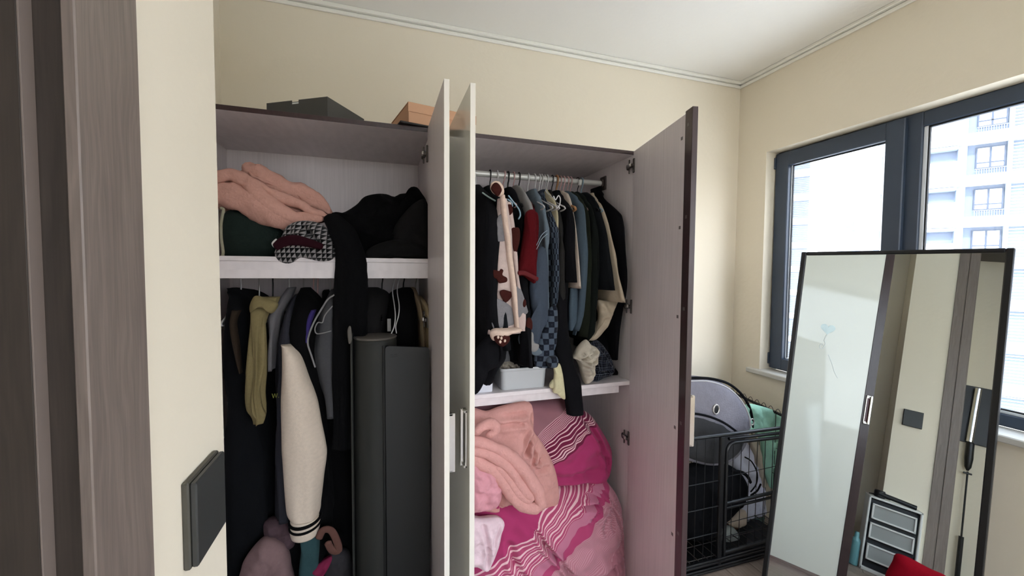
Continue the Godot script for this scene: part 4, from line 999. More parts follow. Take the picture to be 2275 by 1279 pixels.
func top_boxes() -> void:
	# dark shoebox, its lid notched and tipped over a paler base
	var o := thing("shoebox", "dark grey shoebox with a thumb notch, on top of the left wardrobe half", "box", V(-0.22, 2.01, -1.70))
	var bx := V(-0.214, 0, -0.132).normalized()      # along the long notched side
	var bz := V(0.116, 0, -0.176).normalized()
	var basis := Basis(-bx, Vector3.UP, (-bx).cross(Vector3.UP))
	var inn := MeshInstance3D.new()
	var L := 0.252
	var W := 0.212
	var corner := V(-0.172, 2.01, -1.533)
	var lid := spans([[V(-L, 0.012, -0.002), V(-L + 0.108, 0.08, 0)], [V(-L + 0.135, 0.012, -0.002), V(0, 0.08, 0)], [V(-L + 0.105, 0.012, -0.002), V(-L + 0.138, 0.067, 0)], [V(-0.002, 0.012, -W), V(0, 0.08, 0)], [V(-L, 0.012, -W), V(-L + 0.002, 0.08, 0)], [V(-L, 0.012, -W), V(0, 0.08, -W + 0.002)], [V(-L, 0.0785, -W), V(0, 0.080, -0.012)]], 0.0006)
	var base := spans([[V(-L + 0.004, 0.0, -W + 0.004), V(-0.004, 0.074, -0.004)]], 0.0006)
	for e in [["lid", lid, M.shoebox_grey], ["base", base, M.paper_white]]:
		var m := sub(o, e[0], e[1], e[2])
		m.transform = Transform3D(basis, corner - o.position)
	inn.free()
	var k := thing("cardboard_box", "plain brown cardboard box on top of the wardrobe, beside the open door edges", "box", V(0.12, 2.01, -1.6))
	var kx := V(0.096, 0, -0.021).normalized()
	var kb := Basis(kx, Vector3.UP, kx.cross(Vector3.UP))
	var m := sub(k, "carton", spans([[V(0, 0.006, -0.24), V(0.26, 0.0755, 0)]], 0.0012), M.kraft)
	m.transform = Transform3D(kb, V(0.095, 2.015, -1.496) - k.position)
	m = sub(k, "lid_flap", spans([[V(-0.002, 0.0760, -0.242), V(0.262, 0.0785, 0.002)], [V(-0.002, 0.045, 0.0005), V(0.262, 0.078, 0.0025)]], 0.0006), M.kraft)
	m.transform = Transform3D(kb, V(0.095, 2.015, -1.496) - k.position)
	var f := thing("flat_case", "flat dark case lying under the brown cardboard box", "case", V(0.1, 2.01, -1.52))
	m = sub(f, "case", spans([[V(0.0, 0.0, -0.10), V(0.14, 0.007, 0.016)]], 0.002), M.dark_board)
	m.transform = Transform3D(kb, V(0.062, 2.011, -1.488) - f.position)

# ------------------------------------------------------------------ clothes
# a hanger in the plane across the rod: hook over the rod at (x, yr, zr), arms out to +-half
func hanger(x: float, yr: float, zr: float, m: Material, label: String, group: String, o := {}) -> Node3D:
	var neck: float = yr - o.get("drop", 0.075)
	var half: float = o.get("half", 0.19)
	var th: float = o.get("r", 0.0022)
	var sl: float = o.get("slope", 0.07)
	var dx: float = o.get("dx", 0.0)      # the hook leans along the rod
	var t := thing(o.get("called", "clothes_hanger"), label, "hanger", V(x, neck - sl, zr), group)
	part(t, "hook", tube([V(x - dx, yr + 0.002, zr - 0.019), V(x - dx, yr + 0.016, zr - 0.008), V(x - dx, yr + 0.0175, zr + 0.006), V(x - dx * 0.8, yr + 0.004, zr + 0.018), V(x - dx * 0.5, yr - 0.022, zr + 0.012), V(x - dx * 0.2, yr - 0.04, zr), V(x, neck, zr)], th, null, {"nu": 9, "sub": 4}), m)
	part(t, "arms", join([[tube([V(x, neck, zr), V(x, neck - sl * 0.35, zr + half * 0.35), V(x, neck - sl * 0.9, zr + half * 0.9), V(x, neck - sl, zr + half), V(x, neck - sl - 0.012, zr + half * 0.97), V(x, neck - sl - 0.014, zr), V(x, neck - sl - 0.012, zr - half * 0.97), V(x, neck - sl, zr - half), V(x, neck - sl * 0.9, zr - half * 0.9), V(x, neck - sl * 0.35, zr - half * 0.35)], th * 1.15, null, {"closed": true, "nu": 9, "sub": 3}), Transform3D()]]), m)
	return t

# a garment of one or several pieces: [part name, mesh, material]
func garment(called: String, label: String, category: String, group: String, parts: Array) -> Node3D:
	if parts.size() == 1:
		return solo(called, label, category, parts[0][1], parts[0][2], group)
	var t := thing(called, label, category, base_of(parts[0][1]), group)
	for p in parts:
		part(t, p[0], p[1], p[2])
	return t

func L(called: String, o := {}) -> ArrayMesh:
	return loft(DATA[called], o)

func C(called: String, z: float, tf: float, tb: float, o := {}) -> ArrayMesh:
	return cushion(DATA[called], z, tf, tb, o)

func checks(a: Color, b: Color, c: Color) -> ImageTexture:      # knitted check, one repeat
	return image_texture(64, 64, func(x, y):
		var k := (int(x / 32) + int(y / 32)) % 2
		var w: float = 0.85 + 0.15 * sin(x * 1.5) * sin(y * 1.1)
		var q := a if k == 0 else b
		if k == 1 and (x % 32) > 11 and (x % 32) < 21 and (y % 32) > 11 and (y % 32) < 21: q = c
		return Color(q.r * w, q.g * w, q.b * w))

func houndstooth_texture() -> ImageTexture:
	return image_texture(64, 64, func(x, y):
		var u := int(x / 8.0)
		var v := int(y / 8.0)
		var diag := ((u + v) % 8) < 4
		var on := false
		if (u % 8) < 4 and (v % 8) < 4: on = true
		elif (u % 8) < 4 or (v % 8) < 4: on = diag
		return Color(0.62, 0.60, 0.60) if on else Color(0.035, 0.032, 0.04))

func cow_texture() -> ImageTexture:
	var n := FastNoiseLite.new()
	n.seed = 21
	n.frequency = 0.022
	n.fractal_octaves = 2
	var g := FastNoiseLite.new()
	g.seed = 8
	g.frequency = 0.012
	return image_texture(256, 256, func(x, y):
		var a := n.get_noise_2d(x, y)
		var b := g.get_noise_2d(x * 0.6 + 90, y)
		var f: float = 0.95 + 0.05 * n.get_noise_2d(x * 14, y * 14)
		var q := Color(0.84, 0.76, 0.72)
		if b > 0.22: q = Color(0.50, 0.49, 0.51)
		elif b < -0.34: q = Color(0.88, 0.78, 0.66)
		if a > 0.33: q = Color(0.24, 0.11, 0.10)
		return Color(q.r * f, q.g * f, q.b * f))

func plaid_texture() -> ImageTexture:
	return image_texture(96, 96, func(x, y):
		var q := Color(0.085, 0.09, 0.12)
		for e in [[x, 0], [y, 1]]:
			var p: int = e[0] % 48
			if p < 3: q = q.lerp(Color(0.62, 0.66, 0.70), 0.5)
			elif p > 10 and p < 20: q = q.lerp(Color(0.36, 0.40, 0.46), 0.35)
			elif p > 30 and p < 33: q = q.lerp(Color(0.5, 0.52, 0.55), 0.3)
		return q)

func right_hanging() -> void:
	var blk := cloth("cloth_black", Color(0.075, 0.075, 0.085))
	var navy := cloth("cloth_navy_black", Color(0.085, 0.095, 0.105))
	var g := "clothes hanging from the rod of the right wardrobe half"
	garment("black_coat", "long black coat at the left end of the right-hand rod, half behind the cream door", "coat", g, [["body", L("coat_black_a", {"fold": 0.009}), blk], ["lower_front", C("coat_bottom", -1.45, 0.03, 0.05, {"amp": 0.01}), blk]])
	garment("dark_coat", "dark coat hanging just behind the patched fleece pyjamas", "coat", g, [["body", L("coat_dark_f"), navy]])
	garment("black_jacket", "black jacket hanging between the patched fleece pyjamas and the maroon shirt", "jacket", g, [["body", L("coat_dark_b", {"fold": 0.008}), blk]])
	# patched fleece pyjamas
	var cow := cloth("fleece_patched", Color(0.80, 0.72, 0.69), "fleece")
	var pale := cloth("fleece_cream", Color(0.87, 0.77, 0.70), "fleece")
	var choc := cloth("fleece_brown", Color(0.25, 0.115, 0.10), "fleece")
	var grey := cloth("fleece_grey", Color(0.50, 0.49, 0.50), "fleece")
	var r := thing("fleece_pyjamas", "cream, grey and brown patched fleece pyjamas hanging at the front of the rod", "pyjamas", V(0.42, 1.25, -1.46), g)
	part(r, "side", L("robe_panel", {"fold": 0.006, "n": 2.2}), cow)
	part(r, "front_flap", L("robe_flap", {"fold": 0.005, "n": 2.2}), cow)
	part(r, "front_edge", L("robe_edge", {"fold": 0.002, "n": 2.2}), pale)
	part(r, "hood", C("robe_hood", -1.425, 0.015, 0.03, {"amp": 0.003}), pale)
	part(r, "hood_lining", C("robe_hood_lining", -1.417, 0.012, 0.01, {"amp": 0.002}), choc)
	part(r, "cuff", C("robe_cuff", -1.405, 0.03, 0.04, {"amp": 0.006}), pale)
	part(r, "cuff_patch", C("robe_paw", -1.392, 0.022, 0.03, {"amp": 0.003}), choc)
	for d in DATA["dots_a"]:
		var e := []
		for k in 10: e.append([d[0] + cos(TAU * k / 10) * 0.0045, d[1] + sin(TAU * k / 10) * 0.006])
		part(r, "pale_dot", cushion(e, -1.372, 0.004, 0.004, {"amp": 0.0, "nu": 17, "nr": 6}), pale)
	for d in [["grey_patch", "patch_grey", grey, -1.432], ["grey_patch", "patch_grey_low", grey, -1.432], ["brown_patch", "patch_star", choc, -1.428], ["brown_patch", "patch_heart", choc, -1.427], ["brown_patch", "patch_flap", choc, -1.451], ["brown_patch", "patch_flap_b", choc, -1.451], ["grey_patch", "patch_flap_grey", grey, -1.453], ["brown_patch", "patch_eye", choc, -1.448], ["brown_patch", "patch_flap_spot", choc, -1.448]]:
		part(r, d[0], C(d[1], d[3], 0.006, 0.016, {"amp": 0.003, "nu": 41, "nr": 8}), d[2])
	# shirts and jackets, from left to right
	garment("grey_shirt", "pale grey shirt with a white collar edge, just left of the maroon shirt's shoulder", "shirt", g, [["body", L("tee_grey_collar", {"fold": 0.004}), cloth("cloth_pale_grey", Color(0.58, 0.57, 0.56))]])
	var mar := cloth("cloth_maroon", Color(0.33, 0.068, 0.088))
	garment("maroon_shirt", "maroon short-sleeved knit shirt with a banded sleeve hem", "shirt", g, [["body", L("tee_maroon"), mar], ["sleeve", C("tee_maroon_sleeve", -1.475, 0.03, 0.03, {"amp": 0.006}), mar], ["hem_band", tube(pts3("maroon_hem"), 0.0085, 0.5, {"nu": 11}), mat("maroon_band", Color(0.37, 0.08, 0.10), 0.95)]])
	var den := cloth("denim_blue", Color(0.43, 0.48, 0.52))
	var dd := cloth("denim_dark", Color(0.28, 0.315, 0.365))
	garment("denim_jacket", "faded light blue denim jacket hanging right of the maroon shirt", "jacket", g, [["body", L("jacket_denim", {"fold": 0.006}), den], ["sleeve", C("denim_hem", -1.51, 0.025, 0.03, {"amp": 0.007, "aniso": Vector2(1.6, 0.6)}), dd], ["cuff", C("denim_cuff", -1.485, 0.02, 0.02, {"amp": 0.004}), den], ["cuff_lining", C("denim_cuff_lining", -1.47, 0.012, 0.01, {"amp": 0.003}), cloth("cloth_pale_grey", Color(0.58, 0.57, 0.56))], ["seam", join([[tube(pts3("seam_a"), 0.0012), Transform3D()], [tube(pts3("seam_b"), 0.0012), Transform3D()]]), mat("denim_seam", Color(0.58, 0.65, 0.70), 0.9)]])
	var chk := printed("knit_check", checks(Color(0.36, 0.41, 0.47), Color(0.13, 0.145, 0.19), Color(0.19, 0.21, 0.26)), Vector2(22, 22))
	garment("checked_cardigan", "blue and navy checkerboard knit cardigan whose tail bunches into the grey bin", "cardigan", g, [["body", L("cardigan_check", {"fold": 0.007}), chk], ["tail", C("cardigan_lower", -1.51, 0.03, 0.03, {"amp": 0.008}), chk], ["cuff", C("cardigan_cuff", -1.475, 0.025, 0.02, {"amp": 0.005}), chk]])
	garment("cream_shirt", "cream and olive shirt shoulder showing above the checkerboard cardigan", "shirt", g, [["body", L("tee_olive_cream", {"fold": 0.003}), cloth("cloth_cream", Color(0.76, 0.72, 0.60))]])
	garment("charcoal_shirt", "charcoal shirt hanging between the checkerboard cardigan and a black shirt with cream behind it", "shirt", g, [["body", L("shirt_charcoal"), cloth("cloth_charcoal", Color(0.17, 0.165, 0.16))]])
	garment("black_shirt", "black short-sleeved shirt with a cream shirt close behind its right edge", "shirt", g, [["body", L("tee_black_c", {"open": true}), blk]])
	garment("cream_undershirt", "narrow cream shirt showing right of the black short-sleeved shirt near the middle of the rod", "shirt", g, [["body", L("tee_cream", {"fold": 0.003, "open": true}), cloth("cloth_ivory", Color(0.80, 0.74, 0.68))]])
	var blu := cloth("cloth_slate_blue", Color(0.30, 0.355, 0.40))
	garment("blue_shirt", "slate blue shirt with long loose tails hanging right of the narrow cream shirt", "shirt", g, [["body", L("shirt_blue", {"fold": 0.007}), blu], ["tail", L("blue_tail", {"fold": 0.004}), blu], ["tail", L("blue_tail_b", {"fold": 0.004}), blu]])
	garment("olive_shirt", "dark olive shirt hanging right of the slate blue shirt", "shirt", g, [["body", L("shirt_olive"), cloth("cloth_olive", Color(0.15, 0.165, 0.13))]])
	garment("navy_shirt", "dark green-black shirt hanging right of the dark olive shirt", "shirt", g, [["body", L("shirt_navy"), cloth("cloth_green_black", Color(0.085, 0.10, 0.09))]])
	garment("black_shirt", "wide black short-sleeved shirt with a beige shirt behind its right edge", "shirt", g, [["body", L("tee_black_d", {"open": true, "fold": 0.004}), navy]])
	var bei := cloth("cloth_beige", Color(0.76, 0.70, 0.61))
	garment("beige_shirt", "beige short-sleeved shirt with a crumpled tail, behind the wide black shirt", "shirt", g, [["body", L("tee_beige", {"open": true, "fold": 0.003}), bei], ["tail", C("tee_beige_low", -1.53, 0.03, 0.03, {"amp": 0.012, "scale": 0.05}), bei]])
	garment("black_coat", "black coat hanging last on the right against the wardrobe side", "coat", g, [["body", L("coat_black_e", {"fold": 0.004}), cloth("cloth_coat_black", Color(0.06, 0.06, 0.072))]])
	garment("black_trousers", "black trouser leg hanging down over the low shelf's front edge", "trousers", g, [["leg", L("leg_black", {"fold": 0.004, "n": 2.3}), blk]])
	# hangers on this rod
	var hg := "hangers on the right-hand rod"
	var W: Material = M.wire_white
	var K: Material = M.wire_black
	var P: Material = M.wire_pink
	for h in [[0.40, W, "white wire hanger of the long black coat at the rod's left end", 0.02], [0.457, K, "black hook just left of the patched fleece pyjamas' hood on the rod", 0.0], [0.49, W, "thin pale hook above the patched pyjamas' shoulder", 0.0], [0.515, P, "dusty pink hanger hook left of the thick black hook", -0.01], [0.54, K, "thick black hook above the pale grey collar", 0.0], [0.566, P, "thin pinkish hook right of the thick black hook above the pale grey collar", 0.0], [0.592, K, "slim black hook above the maroon shirt", 0.0], [0.635, W, "white wire hanger hook of the denim jacket", 0.0], [0.672, W, "white hook above the checkerboard cardigan", 0.006], [0.69, W, "left one of the two close white hooks above the cream and olive shirt", 0.0], [0.702, W, "right one of the two close white hooks above the cream and olive shirt", 0.0], [0.728, W, "white hook directly above the charcoal shirt", 0.0], [0.753, K, "black hook right of the white heart-shaped hanger", 0.0], [0.795, P, "pinkish hook above the slate blue shirt", 0.0], [0.812, P, "second pinkish hook right of the wooden hook", 0.0], [0.832, P, "third pinkish hook right of the wooden hook", 0.0], [0.848, P, "fourth pinkish hook right of the wooden hook", 0.0], [0.905, M.wire_blue, "pale blue hook above the wide black shirt", 0.0]]:
		hanger(h[0], 1.922, -1.74, h[1], h[2], hg, {"dx": h[3], "r": 0.0036 if h[1] == K and h[0] == 0.54 else 0.0027, "drop": 0.085})
	hanger(0.777, 1.922, -1.74, M.hanger_wood, "wooden hanger with a thick pale hook above the narrow cream shirt", hg, {"r": 0.005, "drop": 0.085})
	var ch := hanger(0.885, 1.922, -1.74, K, "black hanger with two white clips on its hook, near the rod's right end", hg, {"drop": 0.085})
	for y in [1.912, 1.838]:
		part(ch, "clip", box(V(0.013, 0.027, 0.012), 0.003), M.paper_white, V(0.885 if y > 1.9 else 0.878, y, -1.715))
	# pale blue loop of a tubular hanger showing beside the pyjamas
	garment("tubular_hanger", "pale blue tubular hanger whose arm shows between the patched pyjamas and the maroon shirt", "hanger", hg, [["arm", join([[tube(pts3("tube_hanger_a"), 0.003), Transform3D()], [tube(pts3("tube_hanger_b"), 0.003), Transform3D()]]), M.wire_blue]])
	garment("clip_hanger", "pale green clip hanger lying on the black coat's shoulder", "hanger", hg, [["bar", join([[tube(pts3("clip_bar"), 0.003), Transform3D()], [box(V(0.012, 0.022, 0.016), 0.002), at(pts3("clip_bar")[1])], [box(V(0.012, 0.022, 0.016), 0.002), at(pts3("clip_bar")[2])]]), mat("clip_green", Color(0.55, 0.62, 0.60), 0.4)]])
	# heart-shaped white hanger
	var hh := thing("heart_hanger", "white wire hanger bent into a heart in front of the black short-sleeved shirt", "hanger", pts3("heart_hook")[5], hg)
	part(hh, "heart_loop", tube(pts3("heart_hook"), 0.0022, null, {"nu": 9}), W)
	part(hh, "hook", tube([pts3("heart_hook")[1], V(0.69, 1.85, -1.66), V(0.717, 1.90, -1.722), V(0.717, 1.937, -1.735), V(0.717, 1.937, -1.75), V(0.717, 1.922, -1.759)], 0.002, null, {"nu": 9}), W)

func right_shelf_things() -> void:
	# bins
	var b := thing("storage_bin", "grey plastic storage bin in the middle of the low shelf", "storage bin", V(0.535, 1.0255, -1.62), "bins on the low shelf")
	part(b, "body", bin_mesh(V(0.195, 0.088, 0.22), 0.018), M.bin_grey, V(0.543, 1.0252, -1.615))
	b = thing("storage_bin", "white plastic storage bin at the left end of the low shelf, under the black coat", "storage bin", V(0.35, 1.0255, -1.62), "bins on the low shelf")
	part(b, "body", bin_mesh(V(0.145, 0.092, 0.22), 0.010), M.bin_white, V(0.343, 1.0252, -1.612))
	var g := "clothes lying on the low shelf"
	var lace := cloth("cloth_lace", Color(0.72, 0.68, 0.62), "fleece")
	solo("lace_cloth", "crumpled off-white lacy cloth lying in the grey bin", "cloth", C("lace", -1.57, 0.03, 0.03, {"amp": 0.03, "scale": 0.02}), lace, g)
	solo("black_cloth", "dark bundled cloth in the grey bin under the denim cuff", "cloth", C("cloth_dark_bin", -1.58, 0.03, 0.04, {"amp": 0.01}), M.cloth_black, g)
	solo("grey_cloth", "grey cloth rising out of the grey bin below the pyjamas' cuff", "cloth", C("cloth_grey_bin", -1.58, 0.02, 0.03, {"amp": 0.008}), cloth("cloth_mid_grey", Color(0.40, 0.40, 0.41)), g)
	var lin := cloth("cloth_linen", Color(0.80, 0.76, 0.69))
	solo("linen_shirt", "crumpled beige linen garment hanging at the shelf front beside the black trouser leg", "shirt", C("cloth_beige", -1.50, 0.05, 0.04, {"amp": 0.014, "scale": 0.05, "aniso": Vector2(1.2, 0.9), "creases": DATA["linen_cr"]}), lin, g)
	var pl := printed("cloth_plaid", plaid_texture(), Vector2(17, 17))
	solo("plaid_shirt", "folded dark blue plaid shirt at the right end of the low shelf", "shirt", C("shirt_plaid", -1.55, 0.045, 0.06, {"amp": 0.01, "creases": DATA["plaid_cr"]}), pl, g)
	solo("black_trousers", "black folded garment in the shelf corner behind the plaid shirt", "trousers", C("cloth_black", -1.63, 0.05, 0.06, {"amp": 0.008}), M.cloth_coat_black, g)
	var yl := cloth("cloth_pale_yellow", Color(0.82, 0.79, 0.64))
	garment("yellow_cloth", "pale yellow cloth hanging over the shelf edge left of the black trouser leg", "cloth", g, [["hanging_end", C("cloth_yellow", -1.465, 0.012, 0.02, {"amp": 0.006, "scale": 0.05}), yl], ["bunched_end", C("cloth_yellow_b", -1.475, 0.012, 0.02, {"amp": 0.006, "scale": 0.03}), yl]])

func bin_mesh(s: Vector3, r: float) -> ArrayMesh:      # open-topped bin with rounded corners, tapered walls and a rim; base at y = 0
	var P := PackedVector3Array()
	var UV := PackedVector2Array()
	var nu := 41
	var prof := [[0.02, 0.0], [0.92, 0.0], [0.945, 0.006], [0.985, 0.84], [0.99, 0.86], [1.03, 0.87], [1.035, 0.97], [1.02, 1.0], [1.0, 0.98], [0.965, 0.85], [0.92, 0.05], [0.02, 0.04]]
	prof.reverse()
	for p in prof:
		for i in nu:
			var k := i % (nu - 1)
			var q := int(k / 10)
			var th := TAU / 4 * q + (k % 10) / 9.0 * TAU / 4
			var cx: float = (s.x / 2 - r) * (1.0 if q == 0 or q == 3 else -1.0)
			var cz: float = (s.z / 2 - r) * (1.0 if q < 2 else -1.0)
			P.append(V((cx + cos(th) * r) * p[0], p[1] * s.y, (cz + sin(th) * r) * p[0]))
			UV.append(Vector2(i, p[1]))
	return grid_mesh(P, UV, nu, prof.size())

func stripes_texture(low: bool) -> ImageTexture:      # v runs across the stripes, one repeat is the whole duvet
	var pat := []
	var rng := RandomNumberGenerator.new()
	rng.seed = 9
	return image_texture(8, 1024, func(x, y):
		var t: float = y / 1024.0
		var deep := Color(0.66, 0.225, 0.40)
		var dark := Color(0.45, 0.15, 0.26)
		var rose := Color(0.66, 0.40, 0.46)
		var cream := Color(0.90, 0.74, 0.75)
		var q := deep
		if not low:
			# top of the duvet: dusky, then fine cream lines on dark, then plain magenta
			if t < 0.20: q = Color(0.58, 0.40, 0.43)
			elif t < 0.30: q = cream if fmod(t, 0.0125) < 0.004 else Color(0.55, 0.31, 0.37)
			elif t < 0.50:
				q = dark
				for s in [0.302, 0.325, 0.352, 0.385, 0.42, 0.445, 0.462, 0.478]:
					if absf(t - s) < 0.0042: q = cream
			else: q = deep
		else:
			if t < 0.36: q = deep
			elif t < 0.56:
				q = Color(0.68, 0.30, 0.43)
				var u := fmod(t - 0.36, 0.034)
				if u < 0.012 - (t - 0.36) * 0.02: q = cream
				elif u > 0.020 and u < 0.023 and t > 0.44: q = cream
			elif t < 0.62: q = Color(0.74, 0.46, 0.55)
			elif t < 0.68: q = Color(0.68, 0.27, 0.42)
			else: q = cream.lerp(rose, 0.75) if fmod(t, 0.012) < 0.007 else Color(0.78, 0.57, 0.61)
		return q)

func right_lower() -> void:
	var g := "bedding in the bottom of the right wardrobe half"
	var a := printed("duvet_stripes_top", stripes_texture(false), Vector2.ONE)
	a.normal_enabled = true; a.normal_texture = null; a.normal_enabled = false
	var m := C("duvet_top", -1.60, 0.11, 0.22, {"nu": 120, "nr": 40, "amp": 0.022, "scale": 0.12, "creases": DATA["duvet_top_cr"]})
	var duv := thing("striped_duvet", "magenta striped duvet stuffed into the bottom of the right wardrobe half", "duvet", V(0.65, 0.087, -1.6), g)
	part(duv, "upper_fold", turned_uv(m, V(0.62, 0.96, 0), deg_to_rad(28.0), 0.50, 0.006), a)
	var c := printed("duvet_stripes_low", stripes_texture(true), Vector2.ONE)
	m = C("duvet_low", -1.56, 0.15, 0.22, {"nu": 140, "nr": 52, "amp": 0.02, "scale": 0.12, "creases": DATA["duvet_low_cr"]})
	part(duv, "lower_fold", turned_uv(m, V(0.45, 0.70, 0), deg_to_rad(38.0), 0.62), c)
	var pk := cloth("fleece_pink", Color(0.82, 0.605, 0.575), "fleece")
	var bl := thing("pink_blanket", "thick dusty pink fleece blanket folded on top of the striped duvet", "blanket", V(0.4, 0.5, -1.5), g)
	part(bl, "folded_body", C("blanket_pink", -1.475, 0.048, 0.10, {"nu": 110, "nr": 36, "amp": 0.016, "scale": 0.10, "creases": DATA["blanket_pink_cr"]}), pk)
	part(bl, "outer_roll", tube(pts3("fold_roll_0"), [0.018, 0.022, 0.024, 0.026, 0.027, 0.026, 0.023, 0.022, 0.024, 0.026, 0.026, 0.025, 0.024, 0.020], 0.9, {"amp": 0.006, "sub": 7, "nu": 19}), pk)
	part(bl, "inner_roll", tube(pts3("fold_roll_1"), [0.018, 0.021, 0.022, 0.022, 0.020, 0.017, 0.016, 0.020, 0.020, 0.016], 0.9, {"amp": 0.005, "sub": 7, "nu": 19}), pk)
	part(bl, "knot", tube(pts3("fold_knob"), [0.014, 0.02, 0.021, 0.018, 0.014], 0.9, {"amp": 0.006, "sub": 6, "nu": 17}), pk)
	solo("pale_pink_blanket", "paler pink shiny blanket bulging out below the left side of the folded fleece", "blanket", C("blanket_pale", -1.40, 0.05, 0.08, {"amp": 0.018, "scale": 0.06}), cloth("satin_pink", Color(0.82, 0.58, 0.61)), g)
	solo("white_pink_cloth", "whitish pink cotton cloth with fine stripes at the bottom left under the fleece", "cloth", C("cloth_white_pink", -1.42, 0.03, 0.06, {"amp": 0.012, "scale": 0.07, "creases": DATA["white_pink_cr"]}), cloth("cotton_pink_white", Color(0.90, 0.80, 0.82)), g)

# texture coordinates turned by an angle about a point; span metres make one repeat across
func turned_uv(m: ArrayMesh, o: Vector3, ang: float, span_m: float, wave := 0.011) -> ArrayMesh:
	var a := m.surface_get_arrays(0)
	var v: PackedVector3Array = a[Mesh.ARRAY_VERTEX]
	var uv := PackedVector2Array()
	var dir := Vector2(sin(ang), -cos(ang))
	for p in v:
		var q := Vector2(p.x - o.x, p.y - o.y)
		var bend := noise.get_noise_2d(p.x * 7.0, p.y * 7.0) * wave
		uv.append(Vector2(0.5, clampf((q.dot(dir) + bend) / span_m, 0.002, 0.998)))
	a[Mesh.ARRAY_TEX_UV] = uv
	var out := ArrayMesh.new()
	out.add_surface_from_arrays(Mesh.PRIMITIVE_TRIANGLES, a)
	return out

func left_shelf_things() -> void:
	var g := "things heaped on the high shelf"
	var pk := cloth("fleece_blush", Color(0.80, 0.61, 0.555), "fleece")
	var sb := thing("pink_blanket", "blush pink fleece blanket heaped on the high shelf, top left", "blanket", V(-0.4, 1.68, -1.6), g)
	part(sb, "heap", C("blanket_shelf", -1.66, 0.085, 0.12, {"nu": 120, "nr": 36, "amp": 0.016, "scale": 0.12, "creases": DATA["blanket_shelf_cr"]}), pk)
	for k in 4:
		part(sb, "fold", tube(pts3("shelf_fold_%d" % k), [[0.030, 0.042, 0.048, 0.046, 0.034], [0.016, 0.020, 0.024, 0.030, 0.028, 0.020, 0.007], [0.022, 0.034, 0.036, 0.032, 0.024, 0.008], [0.012, 0.015, 0.017, 0.014, 0.006]][k], 0.8, {"amp": 0.010, "scale": 0.06, "sub": 7, "nu": 23}), pk)
	solo("green_sweater", "dark green furry sweater pushed under the pink blanket on the high shelf", "sweater", C("knit_green", -1.60, 0.06, 0.14, {"amp": 0.012}), cloth("knit_dark_green", Color(0.13, 0.17, 0.155), "fleece"), g)
	var ht := printed("knit_houndstooth", houndstooth_texture(), Vector2(66, 66))
	var h := thing("houndstooth_scarf", "black and white houndstooth knit with a maroon band, bulging over the shelf edge", "knitwear", V(-0.24, 1.54, -1.5), g)
	part(h, "knit", C("houndstooth", -1.53, 0.075, 0.08, {"amp": 0.012, "creases": DATA["houndstooth_cr"]}), ht)
	part(h, "maroon_band", tube(pts3("houndstooth_band"), [0.012, 0.016, 0.017, 0.014, 0.010], 0.45, {"nu": 15}), cloth("knit_maroon", Color(0.16, 0.055, 0.085)))
	part(h, "white_tag", C2(DATA["white_tag"], -1.49, 0.006), M.paper_white)
	var blk: Material = M.cloth_black
	solo("black_clothes", "big soft heap of black clothes at the right of the high shelf", "clothes", C("pile_black", -1.66, 0.10, 0.12, {"nu": 100, "nr": 30, "amp": 0.03, "scale": 0.10}), cloth("cloth_deep_black", Color(0.045, 0.045, 0.05), "fleece"), g)
	solo("charcoal_shorts", "charcoal folded garment at the right end of the high shelf", "clothes", C("shorts_charcoal", -1.57, 0.05, 0.06, {"amp": 0.012}), cloth("cloth_charcoal_soft", Color(0.115, 0.11, 0.11)), g)
	solo("charcoal_cloth", "low dark grey cloth along the shelf edge below the charcoal garment", "cloth", C("cloth_charcoal_front", -1.53, 0.03, 0.05, {"amp": 0.01}), cloth("cloth_charcoal_dull", Color(0.10, 0.098, 0.098)), g)
	solo("black_scarf", "black ribbed knit draped from the high shelf down in front of the hanging clothes", "knitwear", L("knit_drape", {"fold": 0.006, "lam": 0.03, "n": 2.4, "nu": 60}), cloth("knit_black", Color(0.05, 0.05, 0.055)), g)
	solo("cord", "thin off-white cord hanging at the left end of the high shelf", "cord", tube(pts3("cord"), 0.0045, null, {"nu": 9}), cloth("cord_cream", Color(0.62, 0.60, 0.52)))

func C2(p: Array, z: float, t: float) -> ArrayMesh:
	return cushion(p, z, t, t, {"amp": 0.001, "nu": 25, "nr": 6})

